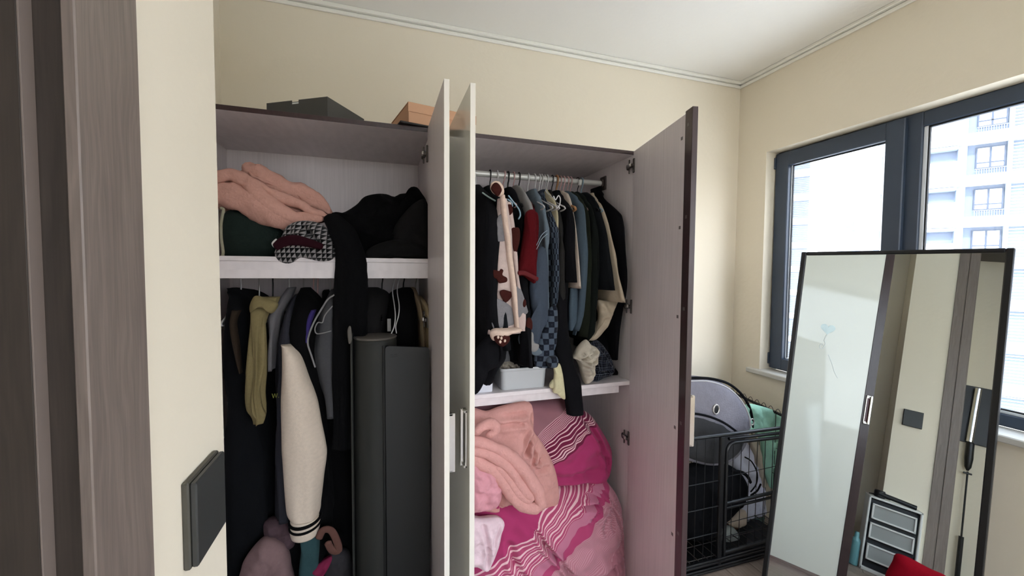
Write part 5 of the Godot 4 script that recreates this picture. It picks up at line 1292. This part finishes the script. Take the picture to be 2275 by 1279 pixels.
func left_hanging() -> void:
	var g := "clothes hanging from the rod of the left wardrobe half"
	var blk: Material = M.cloth_black
	garment("dark_coat", "long near-black coat at the left end of the left-hand rod", "coat", g, [["body", L("coat_black_l1", {"fold": 0.010}), cloth("cloth_ink", Color(0.07, 0.075, 0.085))], ["brown_lapel", L("strip_brown", {"fold": 0.003}), cloth("cloth_brown", Color(0.20, 0.165, 0.135))]])
	var kh := cloth("cloth_khaki", Color(0.50, 0.45, 0.315))
	garment("khaki_shirt", "khaki shirt with a turned collar and a pointed hanging end", "shirt", g, [["body", L("shirt_khaki", {"fold": 0.012, "lam": 0.03, "nu": 60}), kh], ["collar", C("khaki_collar", -1.47, 0.025, 0.03, {"amp": 0.005}), kh]])
	garment("satin_jacket", "shiny grey satin jacket edge just right of the khaki shirt", "jacket", g, [["body", L("jacket_satin", {"fold": 0.006}), cloth("satin_grey", Color(0.40, 0.39, 0.40))]])
	M.satin_grey.roughness = 0.45
	var jg := garment("grey_jacket", "dark grey jacket with small yellow-green lettering, left of the cream-sleeved jacket", "jacket", g, [["body", L("jacket_grey", {"fold": 0.006}), cloth("cloth_slate", Color(0.185, 0.185, 0.21))]])
	var tm := TextMesh.new()
	tm.text = "W."
	tm.font_size = 16
	tm.pixel_size = 0.0012
	tm.depth = 0.002
	var sf := SystemFont.new()
	sf.font_names = PackedStringArray(["Droid Sans"])
	tm.font = sf
	sub(jg, "lettering", tm, mat("print_lime", Color(0.42, 0.43, 0.16), 0.8), V(-0.336, 1.081, -1.494) - jg.position)
	var bk := cloth("cloth_varsity", Color(0.05, 0.048, 0.052))
	var cr := cloth("leather_cream", Color(0.85, 0.785, 0.715))
	cr.roughness = 0.6
	var v := thing("varsity_jacket", "black varsity jacket with one big cream sleeve and a striped cuff", "jacket", V(-0.32, 0.7, -1.6), g)
	part(v, "body", L("jacket_varsity", {"fold": 0.008}), bk)
	part(v, "sleeve", L("varsity_sleeve", {"fold": 0.004, "lam": 0.11, "n": 2.1, "nu": 64, "sub": 5}), cr)
	var cuff := part(v, "cuff", L("varsity_cuff", {"fold": 0.001, "n": 2.1}), cr)
	for y in [0.0, -0.019]:
		var e := []
		var cx: float = DATA["varsity_cuff"][1][0]
		var cy: float = DATA["varsity_cuff"][0][1] + y
		var hx: float = DATA["varsity_cuff"][1][3] + 0.001
		for k in 20:
			var t := TAU * k / 20
			e.append(V(cx + cos(t) * hx, cy - 0.007 + 0.004 * cos(t) - 0.006 * sin(t), -1.485 + sin(t) * 0.0465))
		part(cuff, "stripe", tube(e, 0.0055 if y == 0.0 else 0.0042, null, {"closed": true, "nu": 9, "sub": 2}), bk)
	var pj := cloth("cloth_grey_panel", Color(0.30, 0.30, 0.31))
	garment("piped_jacket", "grey jacket with pale piping right of the varsity jacket", "jacket", g, [["body", L("jacket_piped", {"fold": 0.008}), pj], ["piping", join([[tube(pts3("piping"), 0.003), Transform3D()], [tube(pts3("piping_b"), 0.002), Transform3D()]]), mat("piping_white", Color(0.50, 0.49, 0.49), 0.7)]])
	garment("purple_scarf", "small purple strip of fabric showing between the varsity and the piped jacket", "scarf", g, [["strip", L("scarf_purple", {"fold": 0.003}), cloth("cloth_purple", Color(0.22, 0.18, 0.40))]])
	garment("black_coat", "black coat filling the middle of the left-hand rod behind the draped knit", "coat", g, [["body", L("coat_black_l2", {"fold": 0.012}), bk]])
	garment("grey_coat", "dark grey coat just right of the draped black knit, above the rolled mat", "coat", g, [["body", L("coat_grey_r", {"fold": 0.006}), cloth("cloth_ash", Color(0.145, 0.14, 0.14))]])
	garment("black_coat", "black coat hanging above the folded black board", "coat", g, [["body", L("coat_black_r", {"fold": 0.008}), bk]])
	garment("beige_coat", "narrow beige coat edge left of a creamier one by the cream door", "coat", g, [["body", L("coat_beige_r", {"fold": 0.003}), cloth("cloth_camel", Color(0.60, 0.53, 0.43))]])
	garment("cream_coat", "cream coat edge hanging last on the right against the wardrobe's middle wall", "coat", g, [["body", L("coat_cream_r", {"fold": 0.003}), cloth("cloth_oat", Color(0.66, 0.59, 0.47))]])
	var hg := "hangers on the left-hand rod"
	for h in [[-0.50, M.wire_white, "white wire hanger hook over the near-black coat at the far left", 0.02], [-0.44, M.steel_light, "shiny metal hook left of the khaki shirt"], [-0.395, M.wire_black, "black hook directly over the khaki shirt"], [-0.34, M.wire_white, "white hook of the shiny grey satin jacket", 0.0], [-0.29, M.steel_light, "shiny metal hook over the dark grey lettered jacket"], [-0.255, M.wire_pink, "left of two close pale hooks over the varsity jacket"], [-0.24, M.wire_pink, "right of two close pale hooks over the varsity jacket"], [-0.195, M.wire_white, "white hook of the piped jacket, with a bent shoulder"], [-0.14, M.wire_black, "black hook just left of the draped black knit"], [0.0, M.wire_black, "black hook over the dark grey coat"], [0.085, M.wire_black, "black hook over the folded black board"], [0.135, M.steel_light, "shiny hook of the cream coat edge at the right end"]]:
		hanger(h[0], 1.479, -1.74, h[1], h[2], hg, {"dx": -0.008, "drop": 0.085, "r": 0.0028})
	# two empty wire hangers hanging low at the right
	for e in [[0.028, "left of the two empty white wire hangers dangling above the folded board", 0.0], [0.045, "right of the two empty white wire hangers dangling above the folded board", 0.006]]:
		var t := thing("wire_hanger", e[1], "hanger", V(e[0], 1.29, -1.6), hg)
		part(t, "wire", tube([V(e[0] + 0.03, 1.49, -1.755), V(e[0] + 0.03, 1.496, -1.735), V(e[0] + 0.025, 1.47, -1.715), V(e[0] + 0.012, 1.42, -1.62), V(e[0] + 0.016, 1.37, -1.54), V(e[0] + 0.018 - e[2], 1.335, -1.50), V(e[0] + 0.014 - e[2] * 2.0, 1.30, -1.49), V(e[0] + 0.004, 1.275, -1.485)], 0.0019, null, {"nu": 9}), M.wire_white)
		if e[2] == 0.0:
			part(t, "paper_tag", box(V(0.012, 0.045, 0.002), 0.0006), M.cloth_pale_grey, V(e[0] - 0.004, 1.305, -1.482))

func left_floor_things() -> void:
	# a rolled black mat and a flat black board standing in front
	var r := thing("rolled_mat", "tall rolled black mat standing upright in the left wardrobe half", "mat", V(-0.03, 0.087, -1.47))
	part(r, "roll", lathe([[0.001, 1.268], [0.060, 1.268], [0.070, 1.262], [0.0715, 1.25], [0.0715, 0.095], [0.06, 0.088], [0.001, 0.088]], 41), M.mat_black, V(-0.022, 0, -1.478))
	part(r, "roll_end", lathe([[0.001, 0.003], [0.064, 0.003], [0.066, 0.0], [0.001, 0.0]], 41), M.mat_edge, V(-0.022, 1.2675, -1.478))
	part(r, "end_rim", tube(ring_points(V(-0.022, 1.266, -1.478), 0.068, 0.068), 0.004, null, {"closed": true, "nu": 9, "sub": 2}), M.mat_edge)
	part(r, "outer_flap", spans([[V(-0.101, 0.09, -1.47), V(-0.094, 1.285, -1.43)]], 0.003), M.mat_black)
	part(r, "end_seam", join([[rod(V(0.006, 0.09, -1.415), V(0.006, 1.245, -1.415), 0.0085, 13), Transform3D()]]), M.mat_board)
	part(r, "loose_corner", C2([[-0.108, 1.30], [-0.098, 1.315], [-0.094, 1.27], [-0.104, 1.255]], -1.42, 0.004), M.mat_edge)
	var b := thing("folded_board", "flat black board with rounded corners leaning in front of the rolled mat", "board", V(0.09, 0.087, -1.41))
	var pts := PackedVector2Array()
	for q in [[0.1545 - 0.012, 1.2375 - 0.014, 0.0], [0.0155 + 0.006, 1.2445 - 0.010, 1.0]]:
		for k in 7:
			var t: float = (q[2] + k / 6.0) * PI / 2
			pts.append(Vector2(q[0] + cos(t) * 0.012, q[1] + sin(t) * 0.012))
	pts.append(Vector2(0.0115, 0.09))
	pts.append(Vector2(0.154, 0.09))
	part(b, "panel", prism(pts, 0.014), M.mat_board, V(0, 0, -1.398))
	part(b, "print", join([[box(V(0.009, 0.004, 0.001), 0.0003), at(V(0.030, 1.216, -1.3902))], [box(V(0.010, 0.004, 0.001), 0.0003), at(V(0.0425, 1.2165, -1.3902))], [box(V(0.024, 0.002, 0.001), 0.0003), at(V(0.036, 1.210, -1.3902))]]), M.print_black)
	var g := "things lying in the bottom of the left wardrobe half"
	solo("pink_cloth", "pinkish grey cloth bundle at the bottom left of the wardrobe floor", "cloth", C("cloth_pink_floor", -1.5, 0.05, 0.08, {"amp": 0.016, "scale": 0.07}), cloth("cloth_rose_grey", Color(0.52, 0.42, 0.42)), g)
	solo("black_cloth", "black clothing heap added to darken the bottom left corner behind the pinkish grey cloth", "clothes", C("added_dark_heap", -1.58, 0.05, 0.1, {"amp": 0.012}), M.cloth_varsity, g)  # heap added to darken the pale back panel in this corner
	solo("mauve_cloth", "dark mauve crumpled cloth left of the striped cuff", "cloth", C("cloth_mauve_floor", -1.54, 0.04, 0.06, {"amp": 0.016, "scale": 0.05}), cloth("cloth_mauve", Color(0.33, 0.26, 0.28)), g)
	solo("teal_bag", "dark teal bag standing right under the striped cuff", "bag", C("bag_teal", -1.5, 0.03, 0.05, {"amp": 0.006, "round": 5.0}), cloth("cloth_teal", Color(0.20, 0.30, 0.31)), g)
	solo("brown_strap", "looped brown strap right of the teal bag", "strap", tube(pts3("strap_brown"), 0.012, 0.5, {"nu": 11}), cloth("leather_brown", Color(0.40, 0.28, 0.25)), g)
	solo("magenta_cloth", "magenta cloth strip beside the teal bag at the bottom", "cloth", C("cloth_magenta_floor", -1.49, 0.02, 0.04, {"amp": 0.01, "scale": 0.04}), cloth("cloth_magenta", Color(0.50, 0.16, 0.28)), g)
	solo("grey_cloth", "dark grey cloth between the magenta strip and the rolled mat", "cloth", C("cloth_grey_floor", -1.53, 0.03, 0.05, {"amp": 0.012}), cloth("cloth_dim_grey", Color(0.24, 0.23, 0.24)), g)

func ring_points(c: Vector3, rx: float, rz: float, n := 20) -> Array:
	var out := []
	for k in n:
		out.append(c + V(cos(TAU * k / n) * rx, 0, sin(TAU * k / n) * rz))
	return out

# an upright slab with a given outline, thickness t, centred on z = 0
func prism(p: PackedVector2Array, t: float) -> ArrayMesh:
	var st := SurfaceTool.new()
	st.begin(Mesh.PRIMITIVE_TRIANGLES)
	var idx := Geometry2D.triangulate_polygon(p)
	for s in [1.0, -1.0]:
		st.set_normal(V(0, 0, s))
		for k in range(0, idx.size(), 3):
			var q := [p[idx[k]], p[idx[k + 1]], p[idx[k + 2]]]
			var ccw: bool = (q[1] - q[0]).cross(q[2] - q[0]) > 0
			if ccw == (s > 0): q.reverse()
			for v in q: st.add_vertex(V(v.x, v.y, s * t / 2))
	for k in p.size():
		var a := p[k]
		var b := p[(k + 1) % p.size()]
		var n := V((b - a).y, -(b - a).x, 0).normalized()
		var quad := [V(a.x, a.y, t / 2), V(b.x, b.y, t / 2), V(b.x, b.y, -t / 2), V(a.x, a.y, -t / 2)]
		var gn: Vector3 = (quad[1] - quad[0]).cross(quad[2] - quad[0])
		var mid := Vector2.ZERO
		for v in p: mid += v
		mid /= p.size()
		if n.dot(V(a.x - mid.x, a.y - mid.y, 0)) < 0: n = -n
		if gn.dot(n) > 0: quad.reverse()
		st.set_normal(n)
		for i in [0, 1, 2, 0, 2, 3]: st.add_vertex(quad[i])
	return st.commit()

# ------------------------------------------------------------------ wire cage with its contents
func cage() -> void:
	var o := thing("wire_cage", "black wire pet cage in the corner between the wardrobe and the window", "cage", V(1.6, 0, -1.79))
	var bm: Material = M.black_metal
	var zf := -1.55
	var zb := -2.04
	var x0 := 1.08
	var x1 := 2.13
	part(o, "top_rail", join([[rod(V(x0, 0.705, zf), V(x1, 0.680, zf), 0.009, 11), Transform3D()], [rod(V(1.645, 0.668, zf), V(x1, 0.652, zf), 0.008, 11), Transform3D()]]), bm)
	part(o, "rear_rail", rod(V(x0, 0.73, zb), V(x1, 0.73, zb), 0.008, 9), bm)
	part(o, "side_rail", join([[rod(V(x1, 0.735, zb), V(x1, 0.69, zf), 0.008, 9), Transform3D()], [rod(V(x0, 0.73, zb), V(x0, 0.70, zf), 0.008, 9), Transform3D()]]), bm)
	for p in [[x0, zf, 0.70], [x1, zf, 0.68], [x0, zb, 0.73], [x1, zb, 0.73]]:
		part(o, "post", rod(V(p[0], 0.02, p[1]), V(p[0], p[2], p[1]), 0.010, 11), bm)
	part(o, "post", box(V(0.026, 0.665, 0.018), 0.004), bm, V(1.601, 0.355, zf))
	part(o, "door_frame", join([[tube([V(1.634, 0.05, zf), V(1.634, 0.45, zf), V(1.634, 0.58, zf), V(1.640, 0.622, zf), V(1.668, 0.643, zf), V(1.74, 0.643, zf), V(2.10, 0.628, zf)], 0.0085, null, {"nu": 11, "sub": 6}), Transform3D()], [rod(V(1.63, 0.338, zf), V(2.11, 0.345, zf), 0.009, 11), Transform3D()], [rod(V(1.63, 0.314, zf), V(2.11, 0.320, zf), 0.007, 11), Transform3D()], [rod(V(1.63, 0.085, zf), V(2.11, 0.09, zf), 0.010, 11), Transform3D()]]), bm)
	var w := []
	for k in 9: w.append([rod(V(1.675 + k * 0.053, 0.09, zf), V(1.675 + k * 0.053, 0.64, zf), 0.0017, 7), Transform3D()])
	for y in [0.165, 0.235, 0.475]: w.append([rod(V(1.634, y, zf), V(2.11, y + 0.01, zf), 0.0017, 7), Transform3D()])
	tag(part(o, "door_wires", join(w), M.black_wire), "", "", "", "stuff")
	w = []
	for y in [0.20, 0.335, 0.465]: w.append([rod(V(x0, y, zf), V(1.60, y, zf), 0.0028, 7), Transform3D()])
	for k in 9: w.append([rod(V(1.13 + k * 0.053, 0.05, zf), V(1.13 + k * 0.053, 0.69, zf), 0.0014, 7), Transform3D()])
	tag(part(o, "panel_wires", join(w), M.black_wire), "", "", "", "stuff")
	w = []
	for k in 9: w.append([rod(V(x1, 0.05, zb + 0.05 + k * 0.05), V(x1, 0.71, zb + 0.05 + k * 0.05), 0.0017, 7), Transform3D()])
	for y in [0.2, 0.35, 0.5, 0.62]: w.append([rod(V(x1, y, zb), V(x1, y, zf), 0.0017, 7), Transform3D()])
	for k in 18: w.append([rod(V(x0 + 0.03 + k * 0.058, 0.05, zb), V(x0 + 0.03 + k * 0.058, 0.73, zb), 0.0017, 7), Transform3D()])
	tag(part(o, "side_wires", join(w), M.black_wire), "", "", "", "stuff")
	# scalloped wire along the top of the side
	var sc := []
	for k in 11:
		for j in 4:
			var t := (k * 4 + j) / 44.0
			sc.append(V(x1 - 0.02, 0.735 - 0.045 * t + 0.034 * absf(sin(PI * (j / 4.0))), lerpf(zb, zf, t)))
	part(o, "scalloped_wire", tube(sc, 0.0016, null, {"nu": 7, "sub": 2}), M.black_wire)
	# floor grid and slatted tray
	w = []
	for k in 20: w.append([rod(V(x0 + 0.02 + k * 0.054, 0.075, zb), V(x0 + 0.02 + k * 0.054, 0.075, zf), 0.0022, 7), Transform3D()])
	for k in 6: w.append([rod(V(x0, 0.071, zb + 0.05 + k * 0.085), V(x1, 0.071, zb + 0.05 + k * 0.085), 0.0018, 7), Transform3D()])
	tag(part(o, "floor_grid", join(w), M.steel_dark), "", "", "", "stuff")
	var slat := box(V(1.05, 0.012, 0.018), 0.003)
	for k in 4:
		part(o, "base_slat", slat, bm, V(1.605, 0.004 + 0.0065 + k * 0.0185, zf + 0.004 * (k % 2)))
	part(o, "tray", box(V(1.02, 0.018, 0.46), 0.004), bm, V(1.605, 0.03, -1.79))
	# contents
	var g := "things stuffed into the wire cage"
	var felt := cloth("felt_grey", Color(0.50, 0.49, 0.52), "fleece")
	var b := thing("pet_carrier", "rounded grey felt pet carrier bag bulging over the cage's top rail", "pet carrier", V(1.6, 0.45, -1.75), g)
	part(b, "body", C("bag_body", -1.72, 0.075, 0.20, {"amp": 0.004, "nu": 90, "nr": 26, "round": 4.0}), felt)
	part(b, "mesh_window", C("bag_window", -1.70, 0.075, 0.03, {"amp": 0.004, "nu": 80, "nr": 18, "round": 4.0}), cloth("mesh_dark", Color(0.22, 0.22, 0.225)))
	part(b, "piping", tube(pts3("bag_piping"), 0.004, null, {"nu": 9}), mat("piping_grey", Color(0.70, 0.69, 0.70), 0.5))
	part(b, "zip_rim", tube(pts3("bag_rim"), 0.007, null, {"nu": 11}), cloth("binding_black", Color(0.07, 0.07, 0.08)))
	part(b, "window_seam", tube(pts3("bag_seam"), 0.006, 0.6, {"nu": 11}), M.binding_black)
	var gm := part(b, "grommet", tube(ring_points(Vector3.ZERO, 0.018, 0.024), 0.005, null, {"closed": true, "nu": 9, "sub": 2}), M.steel_light, Vector3(DATA["bag_grommet"][0][0], DATA["bag_grommet"][0][1], -1.643))
	gm.rotation_degrees = Vector3(90, 0, 0)
	var gh := sub(b, "grommet_hole", lathe([[0.001, 0.003], [0.017, 0.003], [0.018, 0.0], [0.001, 0.0]], 21), M.gasket, gm.position)
	gh.rotation_degrees = Vector3(90, 0, 0)
	gh.scale = V(1, 1, 1.35)
	var rg := part(b, "ring", tube(ring_points(Vector3.ZERO, 0.013, 0.017), 0.003, null, {"closed": true, "nu": 9, "sub": 2}), M.steel_light, Vector3(DATA["bag_ring"][0][0], DATA["bag_ring"][0][1], -1.66))
	rg.rotation_degrees = Vector3(90, 0, 0)
	solo("mint_cloth", "mint green cloth draped inside the cage's window side", "cloth", C("fabric_mint", -1.71, 0.02, 0.03, {"amp": 0.02, "scale": 0.08}), cloth("cloth_mint", Color(0.66, 0.86, 0.77)), g)
	solo("white_cloth", "bluish white garment slumped in the cage behind the door wires", "garment", C("cloth_white_cage", -1.79, 0.06, 0.06, {"amp": 0.02, "scale": 0.08}), cloth("cloth_bluish_white", Color(0.88, 0.89, 0.95)), g)
	solo("beige_cloth", "narrow beige cloth strip between the white garment and the mint cloth", "cloth", C("strip_beige_cage", -1.75, 0.03, 0.03, {"amp": 0.006}), M.cloth_linen, g)
	var bp := thing("backpack", "black backpack leaning inside the cage under the grey pet carrier", "backpack", V(1.56, 0.09, -1.72), g)
	part(bp, "body", C("backpack", -1.71, 0.075, 0.12, {"amp": 0.012, "nu": 80}), cloth("nylon_black", Color(0.062, 0.064, 0.072)))
	part(bp, "strap", tube(pts3("pack_strap"), 0.009, 0.5, {"nu": 11}), M.binding_black)
	part(bp, "strap", tube(pts3("pack_strap_b"), 0.006, 0.6, {"nu": 11}), M.binding_black)
	part(bp, "cable", tube(pts3("cable"), 0.0035, null, {"nu": 9}), M.binding_black)
	solo("grey_pillow", "pale grey cushion on the cage floor at the left of the cage door", "cushion", C("pillow_grey_cage", -1.70, 0.05, 0.06, {"amp": 0.006}), cloth("cloth_stone", Color(0.60, 0.62, 0.60)), g)
	solo("blue_grey_cloth", "small bluish grey cloth on the cage floor right of the pale cushion", "cloth", C("cloth_blue_cage", -1.74, 0.04, 0.05, {"amp": 0.01}), cloth("cloth_blue_grey", Color(0.46, 0.48, 0.53)), g)
	solo("ivory_cloth", "ivory cloth end hanging below the backpack inside the cage door", "cloth", C("cloth_beige_cage", -1.72, 0.03, 0.04, {"amp": 0.01}), cloth("cloth_ivory", Color(0.80, 0.74, 0.68)), g)
	solo("green_cloth", "grey-green cloth low in the cage beside the mirror's edge", "cloth", C("cloth_green_cage", -1.79, 0.03, 0.05, {"amp": 0.01}), cloth("cloth_sage", Color(0.36, 0.46, 0.43)), g)
	solo("tan_cloth", "tan cloth just above the pale cushion in the cage", "cloth", C("cloth_orange_cage", -1.76, 0.03, 0.05, {"amp": 0.008}), cloth("cloth_tan", Color(0.56, 0.42, 0.34)), g)
	var k := thing("cardboard_box", "tall brown cardboard box with a teal band, half hidden by the open dark-edged door", "box", V(1.42, 0.085, -1.66), g)
	var pb := box(V(0.09, 0.345, 0.16), 0.002)
	part(k, "carton", pb, M.kraft, V(1.408, 0.2575, -1.685))
	part(k, "teal_band", box(V(0.0915, 0.028, 0.1615), 0.001), mat("band_teal", Color(0.22, 0.42, 0.48), 0.7), V(1.408, 0.175, -1.685))

# ------------------------------------------------------------------ the leaning mirror
func mirror() -> void:
	var TL := V(1.9465, 1.5983, -1.4401)
	var n := V(-0.94326, 0.17288, 0.28351).normalized()
	var dn := V(-0.16863, -0.98489, 0.03951).normalized()
	var e := dn.cross(n)
	if e.z < 0: e = -e
	var w := 0.6528
	var len := 1.622
	var b := Basis(e, -dn, n)
	if b.determinant() < 0: b = Basis(-e, -dn, n)
	var o := thing("standing_mirror", "tall black-framed mirror leaning back against the window wall", "mirror", TL + e * w / 2 + dn * len)
	o.basis = b.orthonormalized()
	var fm: Material = M.mirror_frame
	var fw := 0.021
	sub(o, "glass", box(V(w - 0.03, len - 0.03, 0.004), 0.0004), M.mirror_glass, V(0, len / 2, -0.002))
	sub(o, "backing", box(V(w - 0.01, len - 0.01, 0.012), 0.001), M.dark_board, V(0, len / 2, -0.0125))
	for s in [-1.0, 1.0]:
		sub(o, "side_bar", box(V(fw, len, 0.030), 0.003), fm, V(s * (w / 2 - fw / 2), len / 2, -0.009))
	sub(o, "top_bar", box(V(w - 2 * fw, fw * 0.8, 0.030), 0.003), fm, V(0, len - fw * 0.4, -0.009))
	sub(o, "bottom_bar", box(V(w - 2 * fw, fw, 0.030), 0.003), fm, V(0, fw / 2, -0.009))

# ------------------------------------------------------------------ things the mirror shows
func reflected_things() -> void:
	var d := thing("drawer_unit", "small white-framed plastic drawer unit with three clear drawers, seen in the mirror", "drawers", V(-0.11, 0, -0.78))
	var wf := mat("plastic_white", Color(0.86, 0.86, 0.84), 0.4)
	var dark := mat("plastic_dark", Color(0.10, 0.115, 0.14), 0.5)
	var milky := mat("plastic_milky", Color(0.60, 0.61, 0.60), 0.35)
	part(d, "frame", spans([[V(-0.255, 0.0, -0.922), V(0.045, 0.50, -0.910)], [V(-0.255, 0.0, -0.655), V(0.045, 0.50, -0.643)], [V(-0.255, 0.488, -0.922), V(0.045, 0.50, -0.643)], [V(-0.255, 0.0, -0.922), V(0.045, 0.022, -0.643)]], 0.003), wf)
	part(d, "inner_body", box(V(0.27, 0.46, 0.25), 0.002), dark, V(-0.115, 0.253, -0.7825))
	for y in [0.404, 0.273, 0.13]:
		var q := part(d, "drawer", join([span(V(0.022, y - 0.052, -0.898), V(0.05, y - 0.042, -0.670)), span(V(0.022, y + 0.042, -0.898), V(0.05, y + 0.052, -0.670)), span(V(0.022, y - 0.05, -0.898), V(0.05, y + 0.05, -0.888)), span(V(0.022, y - 0.05, -0.680), V(0.05, y + 0.05, -0.670))]), wf)
		sub(q, "front_panel", box(V(0.012, 0.088, 0.21), 0.002), milky, V(0.036, y, -0.784))
	var t := thing("hair_tool", "dark hair tool lying on top of the white drawer unit in the mirror", "hair tool", V(-0.08, 0.50, -0.78))
	part(t, "barrel", rod(V(-0.03, 0.53, -0.87), V(-0.03, 0.515, -0.67), 0.016, 13), M.black_metal)
	part(t, "head", lathe([[0.001, 0.05], [0.028, 0.05], [0.032, 0.04], [0.032, 0.005], [0.028, 0.0], [0.001, 0.0]], 21), M.black_metal, V(-0.05, 0.502, -0.862))
	part(t, "cable", tube([V(-0.03, 0.52, -0.88), V(-0.05, 0.51, -0.915), V(-0.08, 0.508, -0.90), V(-0.10, 0.506, -0.80)], 0.004, null, {"nu": 9}), M.black_metal)
	solo("teal_bottle", "pale teal bottle standing on the floor left of the drawer unit in the mirror", "bottle", moved(lathe([[0.001, 0.225], [0.012, 0.225], [0.014, 0.205], [0.014, 0.19], [0.024, 0.175], [0.026, 0.16], [0.026, 0.01], [0.023, 0.001], [0.001, 0.0]], 25), V(0.02, 0.0, -0.955)), mat("bottle_teal", Color(0.40, 0.60, 0.62), 0.35))
	var o := []
	for p in [[-0.79, 0.0], [-0.785, 0.17], [-0.77, 0.215], [-0.71, 0.22], [-0.62, 0.205], [-0.55, 0.20], [-0.50, 0.16], [-0.49, 0.0]]: o.append(p)
	var rb := cushion(o, 0.0, 0.06, 0.06, {"amp": 0.012, "round": 5.0})
	var red := MeshInstance3D.new()
	red.name = numbered("red_bag")
	red.mesh = rb
	red.material_override = cloth("cloth_red", Color(0.62, 0.06, 0.13))
	red.rotation_degrees = Vector3(0, 90, 0)
	red.basis = Basis(V(0, 0, 1), V(0, 1, 0), V(-1, 0, 0))
	red.position = V(0.25, 0.0, 0.0)
	add_child(red)
	tag(red, "bright red fabric bag before the drawer unit at the bottom of the mirror", "bag")
	# upside-down mop against the corridor wall
	var m := thing("flat_mop", "black flat mop with a silver squeeze roller standing head up in the mirror's right side", "mop", V(-0.82, 0, -0.31))
	var bmt: Material = M.black_metal
	part(m, "head_plate", box(V(0.012, 0.47, 0.168), 0.003), bmt, V(-0.845, 1.34, -0.295))
	part(m, "roller", rod(V(-0.822, 1.115, -0.312), V(-0.822, 1.56, -0.295), 0.022, 21), M.chrome)
	part(m, "neck", lathe([[0.012, 0.235], [0.024, 0.22], [0.026, 0.10], [0.020, 0.03], [0.006, 0.0]], 17), bmt, V(-0.825, 0.885, -0.305))
	part(m, "wing_nut", box(V(0.012, 0.014, 0.05), 0.003), bmt, V(-0.825, 0.865, -0.303))
	part(m, "pole", rod(V(-0.825, 0.88, -0.303), V(-0.825, 0.37, -0.298), 0.006, 13), bmt)
	part(m, "grip", rod(V(-0.825, 0.38, -0.298), V(-0.825, 0.0, -0.296), 0.015, 15), bmt)
